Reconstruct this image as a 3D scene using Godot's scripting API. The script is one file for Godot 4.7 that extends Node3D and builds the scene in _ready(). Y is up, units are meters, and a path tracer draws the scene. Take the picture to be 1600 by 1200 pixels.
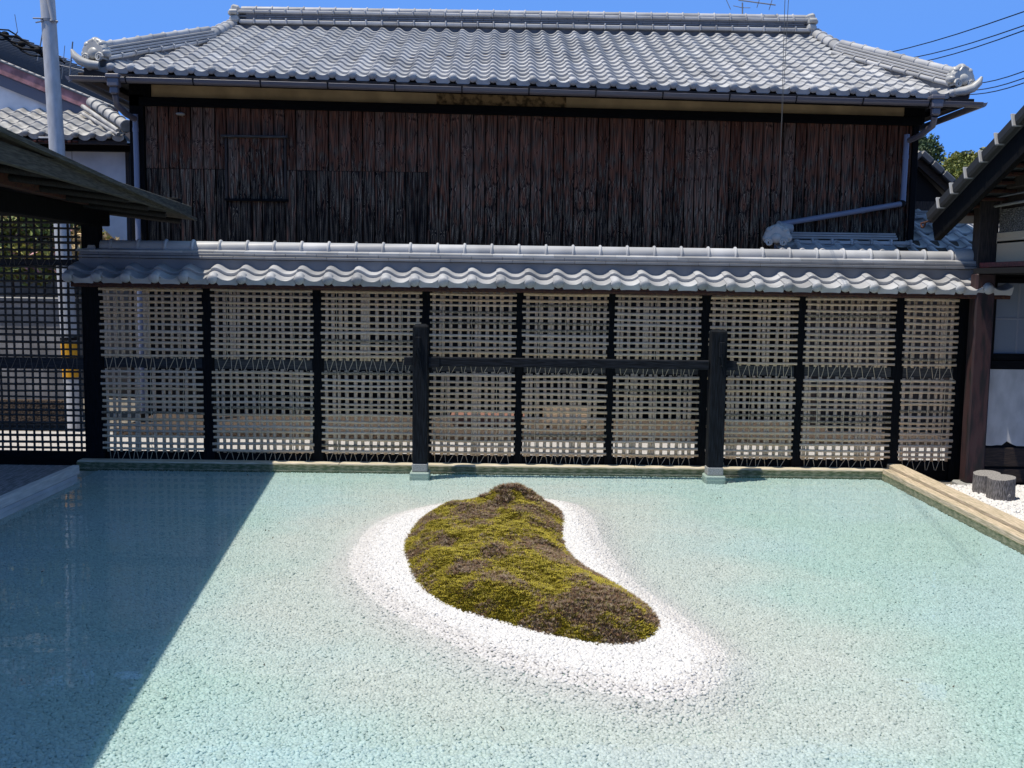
extends Node3D

# ---------------------------------------------------------------- helpers
var rng := RandomNumberGenerator.new()
var used_names := {}
var noise_tex := {}
var noise := FastNoiseLite.new()
var W := {}          # materials

class MB:
	var st := SurfaceTool.new()
	func _init():
		st.begin(Mesh.PRIMITIVE_TRIANGLES)
		st.set_smooth_group(-1)
	func poly(pts: Array, out: Vector3):
		# flat convex polygon, turned so that it faces "out"
		var n: Vector3 = Vector3.ZERO
		for i in range(1, pts.size() - 1):
			n += (pts[i] - pts[0]).cross(pts[i + 1] - pts[0])
		var flip := n.dot(out) > 0.0
		st.set_smooth_group(-1)
		for i in range(1, pts.size() - 1):
			st.add_vertex(pts[0])
			if flip:
				st.add_vertex(pts[i + 1]); st.add_vertex(pts[i])
			else:
				st.add_vertex(pts[i]); st.add_vertex(pts[i + 1])
	func box(c: Vector3, s: Vector3, ch := 0.0, b := Basis.IDENTITY):
		var h := s * 0.5
		ch = minf(ch, minf(h.x, minf(h.y, h.z)) * 0.6)
		var ax := [Vector3(1, 0, 0), Vector3(0, 1, 0), Vector3(0, 0, 1)]
		for a in 3:
			var u: int = (a + 1) % 3
			var v: int = (a + 2) % 3
			for sg in [-1.0, 1.0]:
				var pts := []
				for q in [[-1, -1], [1, -1], [1, 1], [-1, 1]]:
					var p: Vector3 = ax[a] * h[a] * sg + ax[u] * (h[u] - ch) * q[0] + ax[v] * (h[v] - ch) * q[1]
					pts.append(c + b * p)
				poly(pts, b * (ax[a] * sg))
		if ch <= 0.0: return
		for a in 3:
			var u: int = (a + 1) % 3
			var v: int = (a + 2) % 3
			for su in [-1.0, 1.0]:
				for sv in [-1.0, 1.0]:
					var pts := []
					for q in [[-1, 0], [1, 0], [1, 1], [-1, 1]]:
						var p: Vector3 = ax[a] * (h[a] - ch) * q[0]
						if q[1] == 0: p += ax[u] * h[u] * su + ax[v] * (h[v] - ch) * sv
						else: p += ax[u] * (h[u] - ch) * su + ax[v] * h[v] * sv
						pts.append(c + b * p)
					poly(pts, b * (ax[u] * su + ax[v] * sv))
		for sx in [-1.0, 1.0]:
			for sy in [-1.0, 1.0]:
				for sz in [-1.0, 1.0]:
					var e := Vector3(sx, sy, sz)
					poly([c + b * (Vector3(h.x, h.y - ch, h.z - ch) * e), c + b * (Vector3(h.x - ch, h.y, h.z - ch) * e), c + b * (Vector3(h.x - ch, h.y - ch, h.z) * e)], b * e)
	func grid(rows: Array, flip := false, group := 0):
		st.set_smooth_group(group)
		for i in rows.size() - 1:
			for j in rows[i].size() - 1:
				var a: Vector3 = rows[i][j]
				var b: Vector3 = rows[i][j + 1]
				var c: Vector3 = rows[i + 1][j + 1]
				var d: Vector3 = rows[i + 1][j]
				var t := [a, b, c, a, c, d]
				if flip: t = [a, c, b, a, d, c]
				for p in t: st.add_vertex(p)
	func tube(path: Array, radii, sides := 10, caps := true, group := 1, squash := 1.0):
		var rows := []
		var n := path.size()
		var prev_up := Vector3.UP
		for i in n:
			var d: Vector3 = (path[mini(i + 1, n - 1)] - path[maxi(i - 1, 0)]).normalized()
			var side := d.cross(prev_up)
			if side.length() < 0.05: side = d.cross(Vector3.BACK)
			if side.length() < 0.05: side = d.cross(Vector3.RIGHT)
			side = side.normalized()
			var up := side.cross(d).normalized()
			prev_up = up
			var r: float = radii[i] if radii is Array else radii
			var row := []
			for k in sides + 1:
				var a := TAU * k / sides
				row.append(path[i] + side * cos(a) * r + up * sin(a) * r * squash)
			rows.append(row)
		grid(rows, false, group)
		if caps:
			var d0: Vector3 = path[0] - path[1]
			var d1: Vector3 = path[n - 1] - path[n - 2]
			poly(rows[0].slice(0, sides), d0)
			poly(rows[n - 1].slice(0, sides), d1)
	func sphere(c: Vector3, r: Vector3, b := Basis.IDENTITY, nu := 12, nv := 8, group := 2):
		var rows := []
		for i in nv + 1:
			var t := PI * i / nv
			var row := []
			for k in nu + 1:
				var a := TAU * k / nu
				row.append(c + b * Vector3(sin(t) * cos(a) * r.x, cos(t) * r.y, sin(t) * sin(a) * r.z))
			rows.append(row)
		grid(rows, false, group)
	func extrude(outline: Array, o: Vector3, ex: Vector3, ey: Vector3, ez: Vector3, bevel := 0.0):
		# outline: Vector2s, counterclockwise; thickness ez from o
		var pv := PackedVector2Array(outline)
		var tri := Geometry2D.triangulate_polygon(pv)
		var n := outline.size()
		st.set_smooth_group(-1)
		var ctr := Vector2.ZERO
		for p in outline: ctr += p / n
		var f := func(p: Vector2, z: float, s := 1.0) -> Vector3:
			var q: Vector2 = ctr + (p - ctr) * s
			return o + ex * q.x + ey * q.y + ez * z
		var sc := 1.0 - bevel
		for i in range(0, tri.size(), 3):
			poly([f.call(outline[tri[i]], 1.0, sc), f.call(outline[tri[i + 1]], 1.0, sc), f.call(outline[tri[i + 2]], 1.0, sc)], ez)
			poly([f.call(outline[tri[i]], 0.0), f.call(outline[tri[i + 1]], 0.0), f.call(outline[tri[i + 2]], 0.0)], -ez)
		for i in n:
			var j := (i + 1) % n
			var e: Vector2 = outline[j] - outline[i]
			var nn := Vector2(e.y, -e.x)
			var area := 0.0
			for k in n: area += outline[k].cross(outline[(k + 1) % n])
			if area < 0: nn = -nn
			var out3 := ex * nn.x + ey * nn.y
			var m := 0.85 if bevel > 0 else 1.0
			poly([f.call(outline[i], 0.0), f.call(outline[j], 0.0), f.call(outline[j], m), f.call(outline[i], m)], out3)
			if bevel > 0:
				poly([f.call(outline[i], m), f.call(outline[j], m), f.call(outline[j], 1.0, sc), f.call(outline[i], 1.0, sc)], out3 + ez)
	func done() -> ArrayMesh:
		st.generate_normals()
		st.index()
		return st.commit()

func numbered(called: String, parent: Node) -> String:
	var key := "%d/%s" % [parent.get_instance_id(), called]
	if not used_names.has(key):
		used_names[key] = 0
		return called
	used_names[key] += 1
	return "%s_%03d" % [called, used_names[key]]

func put(called: String, mesh: Mesh, m: Material, parent: Node = self, at := Transform3D.IDENTITY) -> MeshInstance3D:
	var o := MeshInstance3D.new()
	o.name = numbered(called, parent)
	o.mesh = mesh
	o.material_override = m
	o.transform = at
	parent.add_child(o, true)
	return o

func tag(o: Node, label: String, category := "", group := "", kind := ""):
	if label: o.set_meta("label", label)
	if category: o.set_meta("category", category)
	if group: o.set_meta("group", group)
	if kind: o.set_meta("kind", kind)

func thing(called: String, label: String, category: String, at := Vector3.ZERO, group := "") -> Node3D:
	var o := Node3D.new()
	o.name = numbered(called, self)
	o.position = at
	add_child(o, true)
	tag(o, label, category, group)
	return o

func node(called: String, parent: Node) -> Node3D:
	var o := Node3D.new()
	o.name = numbered(called, parent)
	parent.add_child(o, true)
	return o

func boxmesh(s: Vector3, ch := 0.004) -> ArrayMesh:
	var b := MB.new()
	b.box(Vector3.ZERO, s, ch)
	return b.done()

func bx(called: String, lo: Vector3, hi: Vector3, m: Material, parent: Node, ch := 0.004) -> MeshInstance3D:
	var b := MB.new()
	b.box((lo + hi) * 0.5, hi - lo, ch)
	return put(called, b.done(), m, parent)

func many(called: String, mesh: Mesh, m: Material, buf: PackedFloat32Array, parent: Node, colors := true) -> MultiMeshInstance3D:
	var mm := MultiMesh.new()
	mm.transform_format = MultiMesh.TRANSFORM_3D
	mm.use_colors = colors
	mm.mesh = mesh
	mm.instance_count = buf.size() / (16 if colors else 12)
	mm.buffer = buf
	var o := MultiMeshInstance3D.new()
	o.name = numbered(called, parent)
	o.multimesh = mm
	o.material_override = m
	parent.add_child(o, true)
	o.set_meta("kind", "stuff")
	return o

func ntex(freq: float, octaves: int, lo: float, hi: float, sd := 1, tint_lo := Color(1, 1, 1), tint_hi := Color(1, 1, 1)) -> NoiseTexture2D:
	var key := "%s/%s/%s/%s/%s/%s/%s" % [freq, octaves, lo, hi, sd, tint_lo, tint_hi]
	if noise_tex.has(key): return noise_tex[key]
	var t := NoiseTexture2D.new()
	t.width = 512; t.height = 512
	t.seamless = true
	var n := FastNoiseLite.new()
	n.seed = sd
	n.noise_type = FastNoiseLite.TYPE_SIMPLEX_SMOOTH
	n.frequency = freq
	n.fractal_octaves = octaves
	t.noise = n
	var g := Gradient.new()
	g.set_color(0, Color(tint_lo.r * lo, tint_lo.g * lo, tint_lo.b * lo))
	g.set_color(1, Color(tint_hi.r * hi, tint_hi.g * hi, tint_hi.b * hi))
	g.set_offset(0, 0.2); g.set_offset(1, 0.8)
	t.color_ramp = g
	noise_tex[key] = t
	return t

func lin(r: float, g: float, b: float) -> Color:
	return Color(r, g, b).linear_to_srgb()

func mat(c: Color, rough := 0.7, tex: Texture2D = null, scale := Vector3.ONE, world := true, bump := 0.0, btex: Texture2D = null) -> StandardMaterial3D:
	var m := StandardMaterial3D.new()
	m.albedo_color = c.linear_to_srgb()
	m.roughness = rough
	if tex or btex:
		m.uv1_triplanar = true
		m.uv1_world_triplanar = world
		m.uv1_scale = scale
		m.uv1_triplanar_sharpness = 6.0
	if tex: m.albedo_texture = tex
	if bump > 0.0:
		m.heightmap_enabled = true
		m.heightmap_texture = btex if btex else tex
		m.heightmap_scale = bump
	return m

# ---------------------------------------------------------------- the scene
func _ready():
	rng.seed = 7
	noise.seed = 3
	noise.noise_type = FastNoiseLite.TYPE_SIMPLEX_SMOOTH
	noise.frequency = 1.0
	noise.fractal_octaves = 3
	setup_camera_and_light()
	make_materials()
	setting()
	pool_gravel()
	warehouse()
	annex()
	left_house()
	right_house()
	street_behind()
	lattice_fence()
	passage_screen()
	passage_roof()
	trestle()
	edging()
	moss_island()
	log_stumps()
	trees()
	poles_and_wires()

func setup_camera_and_light():
	var cam := Camera3D.new()
	cam.name = "camera"
	cam.fov = rad_to_deg(2.0 * atan(600.0 / 1600.0))
	cam.near = 0.05
	cam.far = 400.0
	var p := deg_to_rad(5.71)
	var yaw := deg_to_rad(0.43)
	var roll := 0.0135
	var fwd := Vector3(sin(yaw) * cos(p), -sin(p), -cos(yaw) * cos(p))
	var right := fwd.cross(Vector3.UP).normalized()
	var up := right.cross(fwd)
	var r := right * cos(roll) + up * sin(roll)
	var u := up * cos(roll) - right * sin(roll)
	cam.transform = Transform3D(Basis(r, u, -fwd), Vector3(0, 1.85, 0))
	add_child(cam)
	var env := Environment.new()
	env.background_mode = Environment.BG_SKY
	env.tonemap_mode = Environment.TONE_MAPPER_LINEAR
	env.tonemap_exposure = 1.35
	env.sdfgi_enabled = true
	env.ssao_enabled = true
	env.ssil_enabled = true
	var sky := Sky.new()
	var sm := ProceduralSkyMaterial.new()
	sm.sky_top_color = lin(0.145, 0.235, 0.345)
	sm.sky_horizon_color = lin(0.085, 0.28, 0.87)
	sm.sky_curve = 0.42
	sm.ground_bottom_color = lin(0.12, 0.12, 0.11)
	sm.ground_horizon_color = lin(0.16, 0.20, 0.26)
	sm.sun_angle_max = 12.0
	sky.sky_material = sm
	env.sky = sky
	var we := WorldEnvironment.new()
	we.name = "world_environment"
	we.environment = env
	add_child(we)
	var sun := DirectionalLight3D.new()
	sun.name = "sun"
	sun.light_energy = 1.3
	sun.light_color = Color(1.0, 0.965, 0.91)
	sun.light_angular_distance = 0.5
	sun.shadow_enabled = true
	add_child(sun)
	sun.look_at_from_position(Vector3(-0.33, 1.0, 0.15), Vector3.ZERO, Vector3.BACK)

func make_materials():
	var fine := ntex(0.02, 4, 0.72, 1.0, 2)
	var soft := ntex(0.01, 3, 0.9, 1.0, 3)
	var broad := ntex(0.008, 3, 0.78, 1.0, 4)
	var streak := ntex(0.02, 5, 0.55, 1.0, 5)
	for i in 5:
		var k: float = [0.38, 0.42, 0.45, 0.32, 0.49][i]
		var m := mat(Color(k, k * 1.005, k * 1.015), [0.5, 0.45, 0.55, 0.5, 0.52][i], soft, Vector3(0.5, 0.5, 0.5))
		m.metallic_specular = 0.42
		W["tile%d" % i] = m
	W.tile_dark = mat(Color(0.075, 0.08, 0.09), 0.5, soft, Vector3(0.8, 0.8, 0.8))
	var tm := mat(Color(0.43, 0.435, 0.44), 0.5, soft, Vector3(0.5, 0.5, 0.5))
	tm.vertex_color_use_as_albedo = true
	tm.metallic_specular = 0.42
	W.tile_multi = tm
	W.verge_dark = mat(Color(0.022, 0.024, 0.028), 0.6)
	W.ornament = mat(Color(0.46, 0.455, 0.43), 0.36, soft, Vector3(1.0, 1.0, 1.0))
	W.tile_face = mat(Color(0.19, 0.195, 0.21), 0.5, soft, Vector3(0.6, 0.6, 0.6))
	W.old_tile = mat(Color(0.46, 0.45, 0.43), 0.6, broad, Vector3(1.2, 1.2, 1.2))
	W.mortar = mat(Color(0.17, 0.175, 0.19), 0.8, soft, Vector3(1, 1, 1))
	W.black_wood = mat(Color(0.005, 0.0055, 0.007), 0.6, streak, Vector3(6, 0.5, 6), true, 0.15)
	W.black_wood_h = mat(Color(0.005, 0.0055, 0.007), 0.6, streak, Vector3(0.5, 6, 6), true, 0.15)
	W.trestle_v = mat(Color(0.012, 0.015, 0.020), 0.55, streak, Vector3(7, 0.5, 7), true, 0.2)
	W.trestle_h = mat(Color(0.017, 0.020, 0.026), 0.55, streak, Vector3(0.5, 7, 7), true, 0.2)
	W.rail = mat(Color(0.075, 0.068, 0.06), 0.75, streak, Vector3(0.6, 9, 9), true, 0.2)
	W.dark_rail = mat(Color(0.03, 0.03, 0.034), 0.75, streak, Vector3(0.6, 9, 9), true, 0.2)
	W.old_wood = mat(Color(0.07, 0.07, 0.052), 0.85, streak, Vector3(7, 7, 0.5), true, 0.25)
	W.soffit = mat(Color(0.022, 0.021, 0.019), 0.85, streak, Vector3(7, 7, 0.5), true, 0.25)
	W.rusty = mat(Color(0.05, 0.03, 0.02), 0.8, ntex(0.02, 4, 0.35, 1.2, 9, Color(0.8, 0.9, 1.0), Color(2.3, 0.75, 0.5)), Vector3(3, 3, 1))
	W.curb = mat(Color(0.66, 0.58, 0.46), 0.85, ntex(0.02, 5, 0.78, 1.0, 5, Color(0.96, 0.98, 0.92)), Vector3(0.5, 8, 8), true, 0.2)
	W.curb_z = mat(Color(0.60, 0.49, 0.365), 0.85, ntex(0.02, 5, 0.78, 1.0, 5, Color(0.96, 0.98, 0.92)), Vector3(8, 8, 0.5), true, 0.2)
	W.algae = mat(Color(0.23, 0.215, 0.14), 0.8, ntex(0.02, 4, 0.65, 1.0, 12, Color(0.85, 1.0, 0.8)), Vector3(1.2, 4, 1.2))
	W.deck = mat(Color(0.33, 0.335, 0.35), 0.75, streak, Vector3(8, 8, 0.5), true, 0.2)
	W.deck_edge = mat(Color(0.70, 0.68, 0.64), 0.8, soft, Vector3(6, 6, 0.6))
	W.stone = mat(Color(0.42, 0.42, 0.40), 0.85, ntex(0.05, 4, 0.65, 1.0, 6), Vector3(4, 4, 4), true, 0.2)
	W.stone_wet = mat(Color(0.33, 0.43, 0.38), 0.7, ntex(0.05, 4, 0.75, 1.0, 6), Vector3(4, 4, 4))
	W.plaster = mat(Color(0.58, 0.43, 0.25), 0.9, ntex(0.006, 4, 0.85, 1.0, 7), Vector3(0.5, 0.5, 0.5))
	W.plaster_stain = mat(Color(0.30, 0.20, 0.10), 0.9, ntex(0.012, 5, 0.5, 1.35, 8), Vector3(1.2, 1.2, 1.2))
	W.white_wall = mat(Color(0.74, 0.74, 0.75), 0.85, ntex(0.008, 4, 0.9, 1.0, 7), Vector3(0.4, 0.4, 0.4))
	W.grey_wall = mat(Color(0.30, 0.285, 0.27), 0.9, ntex(0.008, 5, 0.72, 1.0, 14), Vector3(0.5, 0.5, 0.5))
	W.gutter = mat(Color(0.12, 0.115, 0.135), 0.35)
	W.pipe = mat(Color(0.17, 0.19, 0.26), 0.35)
	W.pink = mat(Color(0.42, 0.2, 0.21), 0.7, ntex(0.01, 4, 0.75, 1.0, 15), Vector3(1, 1, 1))
	W.concrete = mat(Color(0.50, 0.51, 0.53), 0.8, ntex(0.03, 5, 0.9, 1.0, 6), Vector3(0.8, 0.3, 0.8))
	W.yellow = mat(Color(0.75, 0.36, 0.01), 0.5)
	W.black = mat(Color(0.012, 0.012, 0.013), 0.6)
	W.metal = mat(Color(0.2, 0.21, 0.23), 0.45)
	W.cord = mat(Color(0.62, 0.49, 0.33), 0.8)
	W.red_wood = mat(Color(0.036, 0.015, 0.015), 0.65, ntex(0.01, 4, 0.5, 1.2, 18, Color(0.75, 0.9, 1.0), Color(1.2, 1.0, 1.0)), Vector3(2, 0.4, 2))
	W.brown_wood = mat(Color(0.045, 0.028, 0.02), 0.75, streak, Vector3(0.7, 6, 6), true, 0.15)
	W.brown_wood_v = mat(Color(0.05, 0.035, 0.028), 0.75, streak, Vector3(6, 0.6, 6), true, 0.15)
	W.red_metal = mat(Color(0.22, 0.05, 0.045), 0.5, ntex(0.02, 3, 0.7, 1.0, 3), Vector3(2, 2, 2))
	W.beige = mat(Color(0.64, 0.50, 0.32), 0.95, ntex(0.09, 4, 0.8, 1.0, 22), Vector3(2.5, 2.5, 2.5), true, 0.1)
	W.clay = mat(Color(0.27, 0.25, 0.21), 0.95, ntex(0.03, 4, 0.35, 1.1, 23), Vector3(3.5, 3.5, 3.5), true, 1.5)
	W.peeling = mat(Color(0.52, 0.52, 0.51), 0.85, ntex(0.01, 5, 0.88, 1.0, 25), Vector3(1, 0.5, 1))
	W.grey_cladding = mat(Color(0.17, 0.155, 0.14), 0.9, ntex(0.008, 5, 0.7, 1.0, 14), Vector3(0.5, 0.5, 0.5))
	W.asphalt = mat(Color(0.50, 0.48, 0.46), 0.95, ntex(0.1, 4, 0.8, 1.0, 26), Vector3(0.8, 0.8, 0.8))
	W.ground = mat(Color(0.22, 0.20, 0.17), 0.95, ntex(0.05, 4, 0.7, 1.0, 27), Vector3(0.5, 0.5, 0.5))
	W.soil = mat(Color(0.11, 0.075, 0.05), 0.95, ntex(0.05, 5, 0.5, 1.0, 28), Vector3(1, 1, 1), true, 1.5)
	W.bed = mat(Color(0.42, 0.53, 0.49), 0.9, ntex(0.2, 3, 0.8, 1.0, 29), Vector3(4, 4, 4))
	W.stump = mat(Color(0.30, 0.28, 0.275), 0.9, ntex(0.03, 5, 0.4, 1.0, 31), Vector3(9, 0.9, 9), true, 0.5)
	W.stump_top = mat(Color(0.36, 0.345, 0.33), 0.9, ntex(0.03, 4, 0.6, 1.0, 32), Vector3(6, 6, 6))
	W.bark = mat(Color(0.10, 0.07, 0.05), 0.9)
	var glass := StandardMaterial3D.new()
	glass.albedo_color = Color(0.42, 0.45, 0.48, 1.0)
	glass.roughness = 0.35
	W.frosted = glass
	var water := StandardMaterial3D.new()
	water.transparency = BaseMaterial3D.TRANSPARENCY_ALPHA
	water.albedo_color = Color(0.35, 0.62, 0.62, 0.05)
	water.roughness = 0.02
	water.metallic_specular = 0.36
	var wn := NoiseTexture2D.new()
	wn.width = 512; wn.height = 512; wn.seamless = true; wn.as_normal_map = true; wn.bump_strength = 2.0
	var fnn := FastNoiseLite.new()
	fnn.seed = 40; fnn.frequency = 0.012; fnn.fractal_octaves = 3
	wn.noise = fnn
	water.normal_enabled = true
	water.normal_texture = wn
	water.normal_scale = 0.09
	water.uv1_triplanar = true
	water.uv1_world_triplanar = true
	water.uv1_scale = Vector3(0.7, 0.7, 0.7)
	W.water = water
	for i in 6:
		var c: Color = [Color(0.80, 0.57, 0.35), Color(0.74, 0.54, 0.36), Color(0.84, 0.61, 0.39), Color(0.66, 0.49, 0.34), Color(0.80, 0.54, 0.31), Color(0.72, 0.56, 0.41)][i]
		W["bamboo%d" % i] = mat(c, 0.6, ntex(0.03, 4, 0.78, 1.0, 50 + i % 2), Vector3(1.2, 8, 8))
	W.bamboo_v = mat(Color(0.86, 0.62, 0.40), 0.65, ntex(0.03, 4, 0.7, 1.0, 51), Vector3(8, 1.2, 8))
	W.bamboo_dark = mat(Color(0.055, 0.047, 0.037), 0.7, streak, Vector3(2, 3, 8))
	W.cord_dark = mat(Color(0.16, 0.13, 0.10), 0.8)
	W.bamboo_old = mat(Color(0.44, 0.34, 0.22), 0.7, ntex(0.03, 4, 0.55, 1.0, 51), Vector3(2, 3, 8))
	W.instance = mat(Color(1, 1, 1), 0.75)
	W.instance.vertex_color_use_as_albedo = true
	W.pebble = mat(Color(1, 1, 1), 0.6)
	W.pebble.vertex_color_use_as_albedo = true
	W.leaf = mat(Color(1, 1, 1), 0.6)
	W.leaf.vertex_color_use_as_albedo = true
	W.leaf.backlight_enabled = true
	W.leaf.backlight = Color(0.25, 0.25, 0.2)
	for k in ["trestle_v", "trestle_h", "black_wood", "black_wood_h", "black"]:
		W[k].metallic_specular = 0.25
		W[k].roughness = 0.75
	W.board = board_material()

func board_material() -> StandardMaterial3D:
	# weathered charred cedar: eight boards side by side, the top red-brown, the lower part still charred
	var w := 1024
	var h := 1024
	var im := Image.create(w, h, false, Image.FORMAT_RGB8)
	var g := FastNoiseLite.new()
	g.seed = 11; g.frequency = 1.0; g.fractal_octaves = 2
	var knots := []
	for k in 150:
		knots.append([rng.randf() * 1024.0, rng.randf() * 1024.0, rng.randf_range(2.5, 8.0), k % 8])
	var knot_of := {}
	for k in knots:
		var key := int(k[0]) / 128
		if not knot_of.has(key): knot_of[key] = []
		knot_of[key].append(k)
	var red := Color(0.27, 0.115, 0.07)
	var brown := Color(0.17, 0.115, 0.085)
	var char_c := Color(0.014, 0.0125, 0.0125)
	var grey := Color(0.42, 0.34, 0.25)
	for x in w:
		var b := x / 128
		var u := (x % 128) / 128.0
		var bn := fposmod(sin(b * 12.9898) * 43758.5453, 1.0)
		var ks: Array = knot_of.get(b, [])
		for y in h:
			var v := y / float(h)
			var warp := 0.0
			var kd := 0.0
			for k in ks:
				var dx: float = x - k[0]
				var dy: float = (y - k[1]) * 0.8
				if absf(dx) > 40 or absf(dy) > 60: continue
				var d2: float = dx * dx + dy * dy
				var r2: float = k[2] * k[2]
				warp += dx * 2.0 * exp(-d2 / (r2 * 6.0)) / 16.0
				kd = maxf(kd, exp(-d2 / r2))
			var gx := (x + warp * 16.0)
			var s1 := g.get_noise_2d(gx * 0.11, y * 0.003 + b * 40.0)
			var s2 := g.get_noise_2d(gx * 0.30 + 300.0, y * 0.005 + b * 40.0)
			var n3 := g.get_noise_2d(x * 0.02, y * 0.008 + 70.0)
			var ch := clampf((v - 0.30 - (bn - 0.5) * 0.25 + n3 * 0.4) * 2.2, 0.0, 1.0)
			var c := red.lerp(brown, clampf(0.5 + bn - 0.5 + n3 * 0.8, 0.0, 1.0))
			var lum := 0.80 + s1 * 1.1 + s2 * 0.9
			c = c * maxf(lum, 0.12) * (0.48 + 0.55 * bn)
			var cc := char_c * maxf(0.9 + s1 * 0.5, 0.25)
			var gs := clampf((s2 * 1.3 + s1 * 1.2 + n3 * 0.6 - 0.26) * 3.4, 0.0, 1.0) * (0.55 + 0.45 * bn)
			# alligator cracks of the char
			var crack := g.get_noise_2d(x * 0.06 + 900.0, y * 0.22)
			cc = cc.lerp(grey, gs * clampf(0.9 - maxf(v - 0.72, 0.0) * 2.4, 0.12, 1.0) * (0.65 + 0.35 * clampf(crack * 3.0 + 0.5, 0.0, 1.0)))
			c = c.lerp(cc, ch)
			c = c.lerp(Color(0.02, 0.014, 0.012), kd * 0.9)
			var edge := minf(u, 1.0 - u)
			if edge < 0.03: c = c * 0.5
			im.set_pixel(x, y, Color(c.r, c.g, c.b).linear_to_srgb())
	var m := StandardMaterial3D.new()
	m.albedo_texture = ImageTexture.create_from_image(im)
	m.roughness = 0.75
	m.heightmap_enabled = true
	m.heightmap_texture = m.albedo_texture
	m.heightmap_scale = 0.25
	m.metallic_specular = 0.12
	return m

func board_mesh(w: float, h: float, d: float, col: int, v0: float, v1: float, flip: bool) -> ArrayMesh:
	# front z = 0, body behind it; origin at the bottom centre
	var st := SurfaceTool.new()
	st.begin(Mesh.PRIMITIVE_TRIANGLES)
	var u0 := col / 8.0 + 0.002
	var u1 := (col + 1) / 8.0 - 0.002
	if flip:
		var t := u0
		u0 = u1; u1 = t
	var c := 0.006
	var a := w / 2
	var ring := [[-a, -d, u0], [-a, -c, u0], [-a + c, 0.0, u0], [a - c, 0.0, u1], [a, -c, u1], [a, -d, u1]]
	for i in ring.size() - 1:
		var p = ring[i]
		var q = ring[i + 1]
		var e := Vector3(q[0] - p[0], 0, q[1] - p[1])
		var n := Vector3(-e.z, 0, e.x).normalized()
		if n.dot(Vector3((p[0] + q[0]) * 0.5, 0, (p[1] + q[1]) * 0.5 + d * 0.5)) < 0: n = -n
		var vs := [[p, 0.0, v1], [p, h, v0], [q, h, v0], [p, 0.0, v1], [q, h, v0], [q, 0.0, v1]]
		for s in vs:
			st.set_normal(n)
			st.set_tangent(Plane(1, 0, 0, 1))
			st.set_uv(Vector2(s[0][2], s[2]))
			st.add_vertex(Vector3(s[0][0], s[1], s[0][1]))
	for yy in [0.0, h]:
		var o := -1.0 if yy == 0.0 else 1.0
		var quad := [Vector3(-a, yy, -d), Vector3(a, yy, -d), Vector3(a, yy, 0), Vector3(-a, yy, 0)]
		for k in ([0, 1, 2, 0, 2, 3] if o > 0 else [0, 2, 1, 0, 3, 2]):
			st.set_normal(Vector3(0, o, 0))
			st.set_tangent(Plane(1, 0, 0, 1))
			st.set_uv(Vector2(u0, v1))
			st.add_vertex(quad[k])
	return st.commit()

# ---------------------------------------------------------------- setting
func flat(called: String, x0: float, x1: float, z0: float, z1: float, y: float, m: Material) -> MeshInstance3D:
	var b := MB.new()
	b.poly([Vector3(x0, y, z0), Vector3(x1, y, z0), Vector3(x1, y, z1), Vector3(x0, y, z1)], Vector3.UP)
	var o := put(called, b.done(), m)
	tag(o, "", "", "", "structure")
	return o

func setting():
	var g := flat("ground", -150, 150, -250, 60, -0.16, W.ground)
	tag(g, "bare ground under and around the whole yard")
	var wt := flat("pool_water", -4.3, 3.75, -9.975, -1.2, 0.0, W.water)
	tag(wt, "clear shallow pool water over pale green gravel")
	var road := flat("road", -60, 40, -12.5, -10.35, -0.06, W.asphalt)
	tag(road, "bright sunlit pale road running behind the lattice fence")
	var yard := flat("side_yard", 3.9, 9.0, -10.2, -1.2, -0.09, W.ground)
	tag(yard, "ground under the white gravel right of the pool")

var island := [[-0.689, -7.0], [-0.61, -6.431], [-0.492, -5.959], [-0.301, -5.608], [-0.081, -5.399], [0.223, -5.159], [0.478, -5.027], [0.655, -5.015], [0.787, -5.148], [0.862, -5.357], [0.84, -5.647], [0.704, -6.068], [0.557, -6.406], [0.459, -6.817], [0.448, -7.3], [0.49, -7.9], [0.404, -8.28], [0.245, -8.42], [0.023, -8.42], [-0.221, -8.3], [-0.503, -8.1], [-0.648, -7.65]]
var ring_line := [[-0.908, -6.419], [-0.954, -7.061], [-0.87, -7.75], [-0.562, -8.25], [-0.033, -8.62], [0.467, -8.5], [0.628, -8.05], [0.661, -7.134], [0.747, -6.271], [0.95, -5.54], [1.059, -5.045], [0.978, -4.663], [0.719, -4.468], [0.411, -4.608], [0.023, -4.881], [-0.317, -5.289], [-0.643, -5.769]]

func sdf(poly: PackedVector2Array, p: Vector2) -> float:
	var best := 1e9
	var n := poly.size()
	for i in n:
		var q := Geometry2D.get_closest_point_to_segment(p, poly[i], poly[(i + 1) % n])
		best = minf(best, p.distance_squared_to(q))
	best = sqrt(best)
	return -best if Geometry2D.is_point_in_polygon(p, poly) else best

func smooth_poly(src: Array, per := 4) -> PackedVector2Array:
	var out := PackedVector2Array()
	var n := src.size()
	for i in n:
		var p0 := Vector2(src[(i + n - 1) % n][0], src[(i + n - 1) % n][1])
		var p1 := Vector2(src[i][0], src[i][1])
		var p2 := Vector2(src[(i + 1) % n][0], src[(i + 1) % n][1])
		var p3 := Vector2(src[(i + 2) % n][0], src[(i + 2) % n][1])
		for k in per:
			out.append(p1.cubic_interpolate(p2, p0, p3, k / float(per)))
	return out

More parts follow.
